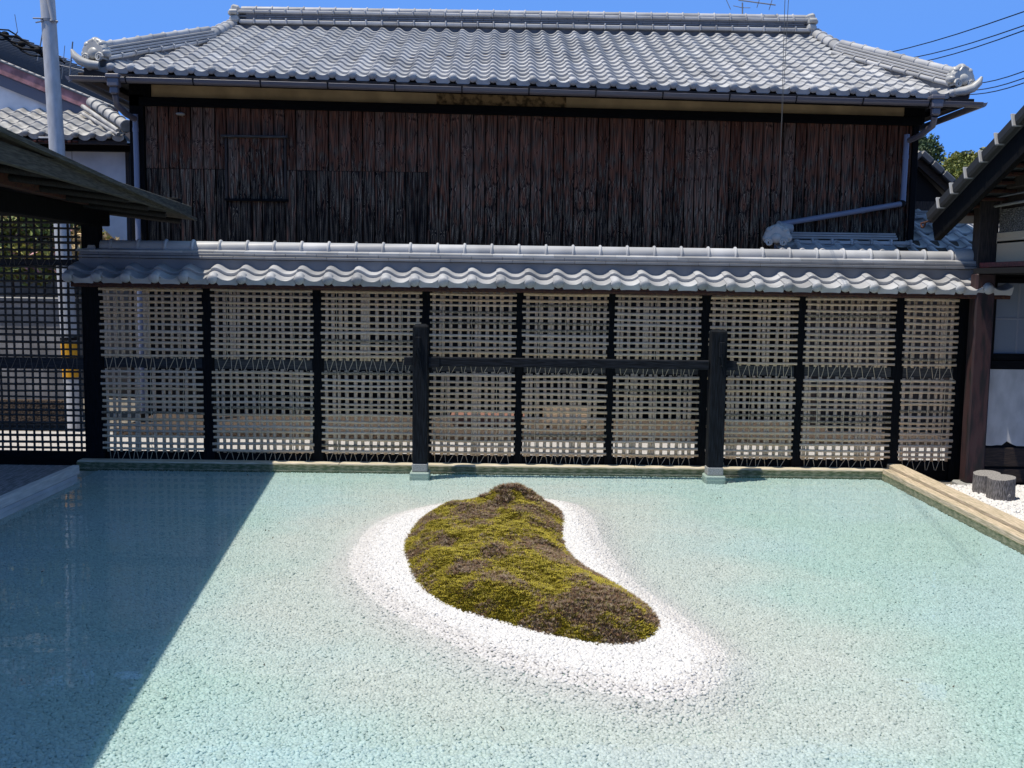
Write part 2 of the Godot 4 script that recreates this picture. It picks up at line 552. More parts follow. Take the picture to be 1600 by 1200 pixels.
func pebble_mesh(sd: int) -> ArrayMesh:
	# a rounded irregular stone of radius one
	var s := SphereMesh.new()
	s.radius = 1.0; s.height = 2.0; s.radial_segments = 7; s.rings = 4
	var arr := s.get_mesh_arrays()
	var v: PackedVector3Array = arr[Mesh.ARRAY_VERTEX]
	var nz := FastNoiseLite.new()
	nz.seed = sd; nz.frequency = 0.7
	for i in v.size():
		v[i] = v[i] * (1.0 + 0.35 * nz.get_noise_3dv(v[i] * 1.2))
	var st := SurfaceTool.new()
	st.begin(Mesh.PRIMITIVE_TRIANGLES)
	st.set_smooth_group(0)
	var idx: PackedInt32Array = arr[Mesh.ARRAY_INDEX]
	for i in idx: st.add_vertex(v[i])
	st.generate_normals()
	st.index()
	return st.commit()

func push(buf: PackedFloat32Array, at: int, b: Basis, o: Vector3, c: Color):
	buf[at] = b.x.x; buf[at + 1] = b.y.x; buf[at + 2] = b.z.x; buf[at + 3] = o.x
	buf[at + 4] = b.x.y; buf[at + 5] = b.y.y; buf[at + 6] = b.z.y; buf[at + 7] = o.y
	buf[at + 8] = b.x.z; buf[at + 9] = b.y.z; buf[at + 10] = b.z.z; buf[at + 11] = o.z
	buf[at + 12] = c.r; buf[at + 13] = c.g; buf[at + 14] = c.b; buf[at + 15] = 1.0

func pool_gravel():
	var rim := smooth_poly(ring_line)
	var isl := smooth_poly(island)
	# distance to the ring on a coarse grid, then bilinear
	var gw := 68
	var gh := 76
	var x0 := -4.2
	var z0 := -10.1
	var dr := PackedFloat32Array(); dr.resize(gw * gh)
	var di := PackedFloat32Array(); di.resize(gw * gh)
	for j in gh:
		for i in gw:
			var p := Vector2(x0 + i * 0.125, z0 + j * 0.125)
			dr[j * gw + i] = sdf(rim, p)
			di[j * gw + i] = sdf(isl, p)
	var rows := []
	for j in 72:
		var row := []
		for i in 66:
			var k := j * gw + i
			var h := -0.0615 + 0.080 * smoothstep(0.35, -0.12, dr[k])
			if di[k] < -0.1: h = -0.03
			row.append(Vector3(minf(x0 + i * 0.125, 3.79), h, maxf(z0 + j * 0.125, -9.975)))
		rows.append(row)
	var bm := MB.new()
	bm.grid(rows, false, 0)
	var bed := put("pool_bed", bm.done(), W.bed)
	tag(bed, "shallow pool bed beneath the pale gravel", "", "", "structure")
	var bases := []
	for k in 48:
		var b := Basis.from_euler(Vector3(rng.randf_range(-0.5, 0.5), rng.randf() * TAU, rng.randf_range(-0.5, 0.5)))
		var r := rng.randf_range(0.0085, 0.0125)
		bases.append(b.scaled_local(Vector3(r * rng.randf_range(0.95, 1.45), r * rng.randf_range(0.6, 0.85), r * rng.randf_range(0.8, 1.1))))
	var wet := PackedFloat32Array()
	var dry := PackedFloat32Array()
	var step := 0.0142
	var nx := int(7.78 / step)
	var nz := int(6.9 / step)
	wet.resize(nx * nz * 16)
	dry.resize(110000 * 16)
	var nw := 0
	var nd := 0
	for j in nz:
		for i in nx:
			var x := -3.98 + (i + rng.randf() * 0.9 + (j % 2) * 0.5) * step
			var z := -9.97 + (j + rng.randf() * 0.9) * step
			if x < -3.9 and z > -9.3: continue
			if x > 3.74: continue
			var fi := (x - x0) / 0.125
			var fj := (z - z0) / 0.125
			var ii := int(fi)
			var jj := int(fj)
			var a := fi - ii
			var bb := fj - jj
			var k := jj * gw + ii
			var d := (dr[k] * (1 - a) + dr[k + 1] * a) * (1 - bb) + (dr[k + gw] * (1 - a) + dr[k + gw + 1] * a) * bb
			var e := (di[k] * (1 - a) + di[k + 1] * a) * (1 - bb) + (di[k + gw] * (1 - a) + di[k + gw + 1] * a) * bb
			if e < -0.06: continue
			var y := -0.062 + 0.082 * smoothstep(0.35, -0.12, d) + rng.randf() * 0.005
			var b: Basis = bases[rng.randi() % 48]
			var jit := rng.randf_range(0.84, 1.08)
			if d < -0.055 + rng.randf_range(-0.06, 0.04):
				var w := 0.63 * (0.82 + 0.18 * rng.randf())
				var c := Color(w, w * 0.985, w * 0.97)
				if nd * 16 < dry.size():
					push(dry, nd * 16, b.scaled(Vector3.ONE * 1.12), Vector3(x, y, z), c)
					nd += 1
				continue
			var t := smoothstep(0.05, 1.7, d + noise.get_noise_2d(x * 0.8, z * 0.8) * 0.5)
			var far_n := noise.get_noise_2d(x * 0.45 + 30.0, z * 0.45)
			var pale := Color(0.53, 0.515, 0.50).lerp(Color(0.475, 0.51, 0.475), smoothstep(0.0, 0.35, d))
			var teal := Color(0.355, 0.495, 0.455).lerp(Color(0.37, 0.505, 0.495), clampf(far_n * 1.8 + 0.4, 0.0, 1.0))
			var c2 := pale.lerp(teal, t)
			c2 = c2 * (jit if rng.randf() > 0.03 else 0.8)
			push(wet, nw * 16, b, Vector3(x, y, z), c2)
			nw += 1
	wet.resize(nw * 16)
	dry.resize(nd * 16)
	var o := many("submerged_gravel", pebble_mesh(2), W.pebble, wet, self)
	tag(o, "pale green pebbles covering the whole shallow pool floor", "gravel")
	var o2 := many("white_gravel", pebble_mesh(5), W.pebble, dry, self)
	tag(o2, "bright white pebbles heaped in a ring round the moss island", "gravel")
	# a few fallen leaves and twigs lying on the pool floor
	var bits := PackedFloat32Array()
	bits.resize(90 * 16)
	for k in 90:
		var bb := Basis.from_euler(Vector3(rng.randf_range(-0.3, 0.3), rng.randf() * TAU, rng.randf_range(-0.3, 0.3))) * rng.randf_range(0.6, 1.5)
		push(bits, k * 16, bb, Vector3(rng.randf_range(-3.6, 3.6), -0.046, rng.randf_range(-9.8, -3.2)), Color(0.10, 0.07, 0.045) * rng.randf_range(0.5, 1.6))
	var lf := many("fallen_leaves", leaf_mesh(0.009, 2, 4), W.instance, bits, self)
	tag(lf, "small dark leaf scraps scattered over the pool gravel", "leaves")
	# the dry bed of white gravel right of the pool
	var side := PackedFloat32Array()
	side.resize(16000 * 16)
	var ns := 0
	for k in 16000:
		var z := rng.randf_range(-9.7, -6.2)
		var x := rng.randf_range(3.97, 5.6)
		var b: Basis = bases[rng.randi() % 48]
		var w := 0.66 * (0.85 + 0.15 * rng.randf())
		push(side, ns * 16, b.scaled(Vector3.ONE * 1.5), Vector3(x, -0.055 + rng.randf() * 0.012, z), Color(w, w * 0.985, w * 0.96))
		ns += 1
	var o3 := many("white_gravel", pebble_mesh(5), W.pebble, side, self)
	tag(o3, "dry white gravel strip beyond the right timber edge, round the stumps", "gravel")

# ---------------------------------------------------------------- tiles
func tile_profile(s: float) -> float:
	return 0.055 * pow(0.5 + 0.5 * cos(TAU * s), 1.45)

func tile_mesh(w: float, e: float, eave: bool) -> ArrayMesh:
	# origin at the crest, lower edge at z = 0, up the slope towards -z; one wave of the roof
	var b := MB.new()
	var ss := [-0.17, -0.12, -0.06, 0.0, 0.06, 0.12, 0.19, 0.28, 0.38, 0.5, 0.62, 0.72, 0.8, 0.86]
	var t := 0.033
	var l := e * 1.15
	var top := []
	var topb := []
	for s in ss:
		var lap: float = 0.009 * (1.0 - smoothstep(-0.12, 0.10, s))
		var y: float = tile_profile(s) + lap
		top.append(Vector3(s * w, y + t, 0.0))
		topb.append(Vector3(s * w, y + t - t * (l / e), -l))
	var mid := []
	for i in ss.size(): mid.append(top[i] + Vector3(0, -0.001, -0.008))
	var lip := []
	for i in ss.size(): lip.append(top[i] + Vector3(0, -0.005, 0.0))
	b.grid([topb, mid], true, 0)
	b.grid([mid, lip], true, 3)
	var low := []
	for i in ss.size():
		var s: float = ss[i]
		var drop := t + 0.002
		if eave:
			drop = t + 0.052 - 0.036 * clampf(1.0 - absf(s) / 0.2, 0.0, 1.0)
		low.append(Vector3(s * w, top[i].y - drop, 0.0 if not eave else 0.004))
	b.grid([lip, low], true, 4)
	# left lap edge and the underside
	b.poly([topb[0], mid[0], mid[0] - Vector3(0, 0.018, 0), topb[0] - Vector3(0, 0.018, 0)], Vector3.LEFT)
	var und := []
	var undb := []
	for i in ss.size():
		und.append(Vector3(top[i].x, top[i].y - t, -0.004)); undb.append(Vector3(topb[i].x, topb[i].y - 0.015, -l))
	b.grid([und, undb], true, 5)
	if eave:
		b.grid([low, und], true, 6)
		# the round end of the roll
		var r := 0.050
		var c := Vector3(0, tile_profile(0.0) + t + 0.006 - r + 0.002, 0.0)
		b.tube([c + Vector3(0, 0, -0.05), c + Vector3(0, 0, 0.012)], r, 14, false, 7)
		b.sphere(c + Vector3(0, 0, 0.012), Vector3(r, r, 0.030), Basis.IDENTITY, 14, 8, 7)
	return b.done()

func roll_tile(a: Vector3, c: Vector3, r: float) -> ArrayMesh:
	# one cover tile of a ridge: a barrel with a wider collar at its end
	var b := MB.new()
	b.tube([a, a.lerp(c, 0.93)], r, 14, true, 1)
	b.tube([a.lerp(c, 0.885), a.lerp(c, 0.90), a.lerp(c, 0.94), a.lerp(c, 0.98), a.lerp(c, 1.0)], [r, r * 1.2, r * 1.28, r * 1.2, r], 14, true, 1)
	return b.done()

# ---------------------------------------------------------------- main building
func eave_y(x: float) -> float:
	return 4.335 - 0.0155 * x

func roof_pt(x: float, v: float) -> Vector3:
	return Vector3(x, lerpf(eave_y(x), 5.845, v), lerpf(-13.2, -17.05, v))

func col_x(i: float, v: float) -> float:
	return lerpf(0.060 + 0.2523 * i, 0.032 + 0.2559 * i, v)

func slope_basis(x: float, v: float) -> Basis:
	var d := (roof_pt(x, 1.0) - roof_pt(x, 0.0)).normalized()
	var along := Vector3(1, -0.0155 * (1 - v), 0).normalized()
	var n := (-d).cross(along).normalized()
	return Basis(along, n, along.cross(n).normalized())

func warehouse():
	var t := thing("wooden_warehouse", "long two storey building of charred boards under a silver tiled roof", "building", Vector3(0, 0, -14))
	t.position = Vector3.ZERO
	# core behind the boards
	bx("wall_core", Vector3(-4.80, -0.15, -20.4), Vector3(5.43, 4.12, -14.0), W.black, t, 0.0)
	var zf := -13.95
	# boards
	var x := -4.83
	var n := 0
	while x < 5.46:
		var w := rng.randf_range(0.132, 0.166)
		if x + w > 5.40: w = 5.47 - x
		var top := 4.10 - 0.0108 * (x + 4.8) + 0.03
		var cx := x + w * 0.5
		var split := cx < -1.05
		var zj := zf + rng.randf_range(-0.008, 0.006)
		if split:
			var m1 := board_mesh(w - 0.007, top - 3.295, 0.03, rng.randi() % 8, 0.0, 0.40 + rng.randf() * 0.05, rng.randf() > 0.5)
			put("board", m1, W.board, t, Transform3D(Basis.IDENTITY, Vector3(cx, 3.295, zj + 0.010)))
			var m2 := board_mesh(w - 0.006, 3.29 - 2.1, 0.03, rng.randi() % 8, 0.60 + rng.randf() * 0.06, 1.0, rng.randf() > 0.5)
			put("board", m2, W.board, t, Transform3D(Basis.IDENTITY, Vector3(cx, 2.1, zj - 0.006)))
		else:
			var m := board_mesh(w - 0.007, top - 2.1, 0.03, rng.randi() % 8, 0.0 + rng.randf() * 0.06, 0.98, rng.randf() > 0.5)
			put("board", m, W.board, t, Transform3D(Basis.IDENTITY, Vector3(cx, 2.1, zj)))
		x += w
		n += 1
	bx("lower_wall", Vector3(-4.83, -0.15, -14.0), Vector3(5.46, 2.10, -13.93), W.black_wood, t, 0.0)
	# hatch
	var hatch := node("hatch", t)
	for i in 5:
		var w := 0.745 / 5
		var m := board_mesh(w - 0.006, 0.80, 0.025, (i * 3 + 1) % 8, 0.33, 0.80, i % 2 == 0)
		put("board", m, W.board, hatch, Transform3D(Basis.IDENTITY, Vector3(-3.725 + w * (i + 0.5), 2.905, -13.905 + 0.003 * (i % 3))))
	bx("hatch_frame", Vector3(-3.80, 3.705, -13.95), Vector3(-2.92, 3.735, -13.84), W.rail, hatch)
	bx("hatch_frame", Vector3(-3.765, 2.875, -13.95), Vector3(-2.93, 2.905, -13.875), W.black_wood_h, hatch)
	bx("hatch_frame", Vector3(-3.76, 2.906, -13.94), Vector3(-3.73, 3.704, -13.885), W.brown_wood_v, hatch)
	bx("hatch_frame", Vector3(-2.975, 2.906, -13.94), Vector3(-2.945, 3.704, -13.885), W.brown_wood_v, hatch)
	# lintel beam, plaster band, corner posts (they follow the slight fall of the eave)
	var b := MB.new()
	var sl := Basis(Vector3(1, -0.0110, 0).normalized(), Vector3(0.011, 1, 0).normalized(), Vector3.BACK)
	b.box(Vector3(0.32, 4.107, -13.935), Vector3(10.42, 0.115, 0.09), 0.006, sl)
	put("lintel_beam", b.done(), W.black_wood_h, t)
	b = MB.new()
	b.box(Vector3(0.28, 4.26, -13.955), Vector3(10.02, 0.21, 0.06), 0.0, sl)
	put("plaster_band", b.done(), W.plaster, t)
	# the stained patch where the finish coat has come off, an uneven outline
	b = MB.new()
	var pts := []
	for i in 24:
		pts.append(Vector2(-0.95 + 1.73 * i / 23.0, 4.163 - 0.011 * (-0.95 + 1.73 * i / 23.0) + rng.randf() * 0.012))
	for i in 24:
		pts.append(Vector2(0.78 - 1.73 * i / 23.0 + rng.randf_range(-0.008, 0.008), 4.352 - 0.011 * (0.78 - 1.73 * i / 23.0)))
	b.extrude(pts, Vector3(0, 0, -13.927), Vector3.RIGHT, Vector3.UP, Vector3(0, 0, 0.005))
	var patch := put("plaster_patch", b.done(), W.plaster_stain, t)
	tag(patch, "darker stained patch of bare plaster")
	bx("corner_post", Vector3(-5.02, -0.15, -14.1), Vector3(-4.835, 4.25, -13.90), W.black_wood, t)
	bx("corner_post", Vector3(5.42, -0.15, -14.1), Vector3(5.50, 4.12, -13.915), W.black_wood, t)
	bx("eave_block", Vector3(-5.02, 4.10, -14.02), Vector3(-4.74, 4.42, -13.90), W.black_wood, t)
	bx("eave_block", Vector3(5.30, 4.02, -14.02), Vector3(5.56, 4.34, -13.90), W.black_wood, t)
	# roof: underlay of the front slope, then the other slopes
	b = MB.new()
	var el := -5.33
	var er := 5.83
	var dn := Vector3(0, -0.03, 0)
	var front := [roof_pt(el, 0) + dn, roof_pt(er, 0) + dn, roof_pt(4.99, 0.55) + dn, roof_pt(4.99, 1) + dn, roof_pt(-4.5, 1) + dn, roof_pt(-4.5, 0.55) + dn]
	b.poly(front, Vector3(0, 1, 0.5))
	var front2 := []
	for p in front: front2.append(p + Vector3(0, -0.07, 0))
	b.poly(front2, Vector3(0, -1, -0.5))
	for i in 6:
		var j := (i + 1) % 6
		b.poly([front[i], front[j], front2[j], front2[i]], (front[i] + front[j]) * 0.5 - Vector3(0.3, 5, -15.3))
	put("roof_deck", b.done(), W.brown_wood, t)
	b = MB.new()
	var zb := -21.0
	for sg in [-1, 1]:
		var ex := el if sg < 0 else er
		var gx := -4.5 if sg < 0 else 4.99
		var c0 := roof_pt(ex, 0) + dn
		var c1 := Vector3(ex, c0.y, zb)
		var g0 := roof_pt(gx, 0.55) + dn
		var g1 := Vector3(gx, g0.y, -18.9)
		b.poly([c0, c1, g1, g0], Vector3(sg, 1, 0))
		b.poly([g0, g1, Vector3(gx, 5.81, -17.05)], Vector3(sg, 0, 0))
	b.poly([Vector3(el, 4.35, zb), Vector3(er, 4.25, zb), Vector3(4.99, 5.81, -17.06), Vector3(-4.5, 5.81, -17.06)], Vector3(0, 1, -1))
	put("roof_back_slope", b.done(), W.tile_dark, t)
	# front slope tiles
	var courses := 16
	var slope_len := 4.12
	var e := slope_len / courses
	var variants := tile_mesh(0.2535, e, false)
	var eave_tile := tile_mesh(0.2535, e, true)
	var rest := PackedFloat32Array()
	var nrest := 0
	rest.resize(700 * 16)
	for c in courses:
		var v := c / float(courses)
		var xl := lerpf(-5.30, -4.42, clampf(v / 0.56, 0, 1))
		var xr := lerpf(5.86, 4.93, clampf(v / 0.56, 0, 1))
		for i in range(-24, 26):
			var xx := col_x(i, v)
			if xx < xl or xx + 0.10 > xr: continue
			var bs := slope_basis(xx, v)
			var jb := bs * Basis.from_euler(Vector3(rng.randf_range(-0.006, 0.006), rng.randf_range(-0.006, 0.006), rng.randf_range(-0.008, 0.008)))
			var o := roof_pt(xx, v) + bs.y * (0.0 + rng.randf_range(-0.002, 0.002))
			if c < 7:
				put("roof_tile", eave_tile if c == 0 else variants, W["tile%d" % [0, 1, 1, 2, 3, 4, 2][rng.randi() % 7]], t, Transform3D(jb, o))
			else:
				var k := rng.randf_range(0.80, 1.08)
				push(rest, nrest * 16, jb, o, Color(k, k, k))
				nrest += 1
	rest.resize(nrest * 16)
	many("upper_roof_tiles", variants, W.tile_multi, rest, t)
	# main ridge stack
	var ry := 5.90
	bx("ridge_base", Vector3(-4.40, 5.80, -17.25), Vector3(4.86, ry + 0.02, -17.02), W.mortar, t)
	for i in 36:
		var x0 := -4.33 + 0.2559 * i
		if x0 > 4.75: break
		var b2 := MB.new()
		b2.box(Vector3(x0 + 0.118, ry + 0.045, -17.01), Vector3(0.238, 0.055, 0.16), 0.012)
		b2.box(Vector3(x0 + 0.245, ry + 0.052, -17.0), Vector3(0.026, 0.085, 0.17), 0.010)
		put("ridge_edge_tile", b2.done(), W["tile%d" % (i * 7 % 5)], t)
		b2 = MB.new()
		b2.box(Vector3(x0 - 0.02 + 0.118, ry + 0.212, -17.045), Vector3(0.238, 0.048, 0.14), 0.012)
		b2.box(Vector3(x0 - 0.02 + 0.245, ry + 0.218, -17.035), Vector3(0.026, 0.072, 0.15), 0.010)
		put("ridge_edge_tile", b2.done(), W["tile%d" % (i * 3 % 5)], t)
		put("ridge_tile", roll_tile(Vector3(x0, ry + 0.275, -17.14), Vector3(x0 + 0.256, ry + 0.275, -17.14), 0.052), W["tile%d" % (i * 11 % 5)], t)
	for k in 4:
		var b3 := MB.new()
		for i in 30:
			b3.box(Vector3(-4.22 + 0.305 * i + (k % 2) * 0.13, ry + 0.088 + k * 0.030, -17.13), Vector3(0.301, 0.026, 0.20 + 0.012 * k), 0.004)
		put("ridge_course", b3.done(), W.tile_face, t)
	bx("ridge_core", Vector3(-4.40, ry + 0.02, -17.22), Vector3(4.86, ry + 0.25, -17.06), W.mortar, t)
	# ridge end ornaments, stepped blocks
	for sg in [-1, 1]:
		var ox := -4.41 if sg < 0 else 4.88
		var orn := node("ridge_end_ornament", t)
		var b4 := MB.new()
		b4.box(Vector3(ox, ry + 0.265, -17.12), Vector3(0.14, 0.115, 0.26), 0.03, Basis(Vector3.BACK, 0.25 * sg))
		b4.box(Vector3(ox + 0.02 * sg, ry + 0.185, -17.10), Vector3(0.17, 0.09, 0.30), 0.035)
		b4.box(Vector3(ox, ry + 0.085, -17.08), Vector3(0.15, 0.12, 0.34), 0.035, Basis(Vector3.BACK, -0.15 * sg))
		b4.tube([Vector3(ox - 0.05 * sg, ry + 0.19, -16.93), Vector3(ox + 0.06 * sg, ry + 0.19, -16.92)], 0.04, 12)
		put("ornament_body", b4.done(), W.ornament, orn)
	# the short verge rolls and the hip ridges
	for sg in [-1, 1]:
		var gx := -4.46 if sg < 0 else 4.96
		var k0 := roof_pt(gx, 0.985) + Vector3(0, 0.06, 0)
		var k1 := roof_pt(gx + 0.02 * sg, 0.60) + Vector3(0, 0.075, 0)
		for i in 5:
			put("verge_tile", roll_tile(k0.lerp(k1, (i + 1) / 5.0 + 0.02), k0.lerp(k1, i / 5.0), 0.085), W["tile%d" % (i % 5)], t)
		hip_ridge(t, roof_pt(gx - 0.06 * sg, 0.635) - Vector3(0, 0.085, 0), roof_pt(-5.16 if sg < 0 else 5.70, 0.035), sg)
	# corner horn tiles
	for sg in [-1, 1]:
		var p0 := roof_pt(-5.12 if sg < 0 else 5.62, 0.0) + Vector3(0, 0.055, 0.03)
		var hp := [p0, p0 + Vector3(0.12 * sg, 0.01, 0.02), p0 + Vector3(0.22 * sg, 0.045, 0.03), p0 + Vector3(0.295 * sg, 0.115, 0.03), p0 + Vector3(0.325 * sg, 0.185, 0.03)]
		var b5 := MB.new()
		b5.tube(hp, [0.05, 0.055, 0.055, 0.045, 0.015], 12)
		put("corner_tile", b5.done(), W.ornament, t)
		var b6 := MB.new()
		var q := roof_pt(-5.05 if sg < 0 else 5.55, 0.0)
		b6.extrude([Vector2(0, -0.02), Vector2(0.27 * sg, 0.045), Vector2(0.25 * sg, -0.09), Vector2(0.03 * sg, -0.115)], q + Vector3(0, -0.01, -0.03), Vector3.RIGHT, Vector3.UP, Vector3(0, 0, 0.05))
		put("eave_fascia", b6.done(), W.brown_wood, t)
	var bf := MB.new()
	bf.box(Vector3(0.25, eave_y(0.25) - 0.115, -13.24), Vector3(10.9, 0.05, 0.06), 0.0, Basis(Vector3(1, -0.0155, 0).normalized(), Vector3(0.0155, 1, 0).normalized(), Vector3.BACK))
	put("eave_fascia", bf.done(), W.black_wood_h, t)
	bf = MB.new()
	bf.poly([Vector3(-5.3, 4.36, -13.25), Vector3(5.8, 4.19, -13.25), Vector3(5.8, 4.26, -13.95), Vector3(-5.3, 4.42, -13.95)], Vector3.DOWN)
	put("eave_soffit", bf.done(), W.brown_wood, t)
	# gutters
	var gut := node("gutter", t)
	var gb := MB.new()
	gutter_run(gb, Vector3(-5.44, 4.315, -13.10), Vector3(5.94, 4.155, -13.10), 0.058)
	put("gutter_channel", gb.done(), W.gutter, gut)
	for i in 13:
		var gx2 := -4.75 + i * 0.835
		var gy := lerpf(4.315, 4.155, (gx2 + 5.44) / 11.38)
		var bb := MB.new()
		var arc := []
		for k in 9:
			var a := PI + PI * k / 8.0
			arc.append(Vector3(gx2, gy + sin(a) * 0.064, -13.10 + cos(a) * 0.064))
		bb.tube(arc, 0.007, 6)
		bb.box(Vector3(gx2, gy + 0.008, -13.04), Vector3(0.02, 0.02, 0.02))
		put("gutter_bracket", bb.done(), W.black, gut)
	for sg in [-1, 1]:
		var gx3 := -5.44 if sg < 0 else 5.94
		var gy3 := 4.315 if sg < 0 else 4.155
		gb = MB.new()
		gutter_run(gb, Vector3(gx3, gy3, -13.06), Vector3(gx3, gy3 - 0.05, -20.9), 0.058)
		put("side_gutter", gb.done(), W.gutter, gut)
		bx("side_eave_board", Vector3(minf(gx3, gx3 - 0.16 * sg), gy3 + 0.03, -20.8), Vector3(maxf(gx3, gx3 - 0.16 * sg), gy3 + 0.09, -13.3), W.brown_wood, gut)
	# hoppers and downpipes
	var pr := node("downpipe", t)
	hopper(pr, Vector3(5.36, 4.19, -13.10))
	var pp := MB.new()
	pp.tube([Vector3(5.36, 3.98, -13.10), Vector3(5.36, 3.88, -13.14), Vector3(5.33, 3.80, -13.45), Vector3(5.315, 3.78, -13.75)], 0.04, 10)
	put("pipe", pp.done(), W.gutter, pr)
	pipe_run(pr, [Vector3(5.32, 3.87, -13.87), Vector3(5.312, 2.97, -13.87)])
	pipe_run(pr, [Vector3(5.28, 2.955, -13.85), Vector3(3.67, 2.665, -13.85)])
	pipe_run(pr, [Vector3(3.645, 2.64, -13.87), Vector3(3.635, 2.15, -13.87)])
	for c in [Vector3(5.30, 2.96, -13.86), Vector3(3.65, 2.655, -13.86)]:
		var sb := MB.new()
		sb.sphere(c, Vector3(0.05, 0.05, 0.05))
		put("pipe_elbow", sb.done(), W.black, pr)
	var pl := node("downpipe", t)
	hopper(pl, Vector3(-4.90, 4.30, -13.10))
	pp = MB.new()
	pp.tube([Vector3(-4.90, 4.10, -13.10), Vector3(-4.90, 3.99, -13.14), Vector3(-4.915, 3.93, -13.5), Vector3(-4.92, 3.92, -13.80)], 0.04, 10)
	put("pipe", pp.done(), W.gutter, pl)
	pipe_run(pl, [Vector3(-4.92, 3.98, -13.84), Vector3(-4.915, 3.4, -13.84), Vector3(-4.915, 0.0, -13.84)])
	# small lamp hood on the boards
	var lb := MB.new()
	lb.sphere(Vector3(-4.335, 4.0, -13.88), Vector3(0.06, 0.022, 0.07))
	lb.tube([Vector3(-4.33, 3.99, -13.95), Vector3(-4.335, 3.998, -13.88)], 0.012, 8)
	put("vent_hood", lb.done(), W.stone, t)

func gutter_run(b: MB, a: Vector3, c: Vector3, r: float):
	var d := (c - a).normalized()
	var side := d.cross(Vector3.UP).normalized()
	var rows := []
	for q in [a, c]:
		var row := []
		for k in 9:
			var t := PI + PI * k / 8.0
			row.append(q + side * cos(t) * r + Vector3.UP * sin(t) * r)
		rows.append(row)
	b.grid(rows, false, 1)
	var rows2 := []
	for q in [a, c]:
		var row := []
		for k in 9:
			var t := PI + PI * k / 8.0
			row.append(q + side * cos(t) * (r - 0.004) + Vector3.UP * (sin(t) * (r - 0.004)))
		rows2.append(row)
	b.grid(rows2, true, 2)
	for s in [-1.0, 1.0]:
		b.tube([a + side * r * s, c + side * r * s], 0.006, 6)
	for q in [a, c]:
		var pts := []
		for k in 9:
			var t := PI + PI * k / 8.0
			pts.append(q + side * cos(t) * r + Vector3.UP * sin(t) * r)
		b.poly(pts, -d if q == a else d)

func hopper(parent: Node, at: Vector3):
	var b := MB.new()
	b.box(at + Vector3(0, 0.02, 0.03), Vector3(0.17, 0.05, 0.15), 0.01)
	b.box(at + Vector3(0, -0.055, 0.03), Vector3(0.14, 0.11, 0.13), 0.015)
	b.box(at + Vector3(0, -0.15, 0.02), Vector3(0.10, 0.10, 0.10), 0.02)
	put("hopper", b.done(), W.gutter, parent)

func pipe_run(parent: Node, path: Array):
	var b := MB.new()
	b.tube(path, 0.036, 12)
	var d: Vector3 = (path[1] - path[0])
	b.tube([path[0] + d * 0.30, path[0] + d * 0.30 + d.normalized() * 0.05], 0.041, 12)
	put("pipe", b.done(), W.pipe, parent)

func hip_ridge(parent: Node, p0: Vector3, p1: Vector3, sg: int):
	# p0 upper end on the slope, p1 lower end over the corner; a stack of flat courses with a rolled top
	var h := node("hip_ridge", parent)
	var d := (p1 - p0).normalized()
	var side := d.cross(Vector3.UP).normalized()
	var up := side.cross(d).normalized()
	var fb := Basis(side, up, -d)
	var l := p0.distance_to(p1)
	var mid := (p0 + p1) * 0.5
	var lift := 0.035
	var bb := MB.new()
	bb.box(mid + up * (0.02 + lift), Vector3(0.20, 0.10, l), 0.0, fb)
	put("ridge_base", bb.done(), W.mortar, h)
	for k in 3:
		bb = MB.new()
		bb.box(mid + up * (0.135 + 0.034 * k + lift), Vector3(0.25 - 0.02 * k, 0.028, l - 0.02), 0.005, fb)
		put("ridge_course", bb.done(), W["tile%d" % (k + 1)], h)
	var n := 9
	for i in n:
		var a := p0.lerp(p1, i / float(n))
		var c := p0.lerp(p1, (i + 1) / float(n))
		for s in [-1.0, 1.0]:
			bb = MB.new()
			bb.tube([a + up * (0.085 + lift) + side * 0.115 * s, c + up * (0.085 + lift) + side * 0.115 * s], 0.030, 8)
			bb.tube([c.lerp(a, 0.1) + up * (0.09 + lift) + side * 0.12 * s, c + up * (0.09 + lift) + side * 0.12 * s], 0.040, 8)
			put("ridge_edge_tile", bb.done(), W["tile%d" % (i * 3 % 5)], h)
		put("ridge_tile", roll_tile(a + up * (0.232 + lift), c + up * (0.232 + lift), 0.046), W["tile%d" % (i * 7 % 5)], h)
	onigawara(h, p1 + up * 0.13 + d * 0.03, d, 1.0)

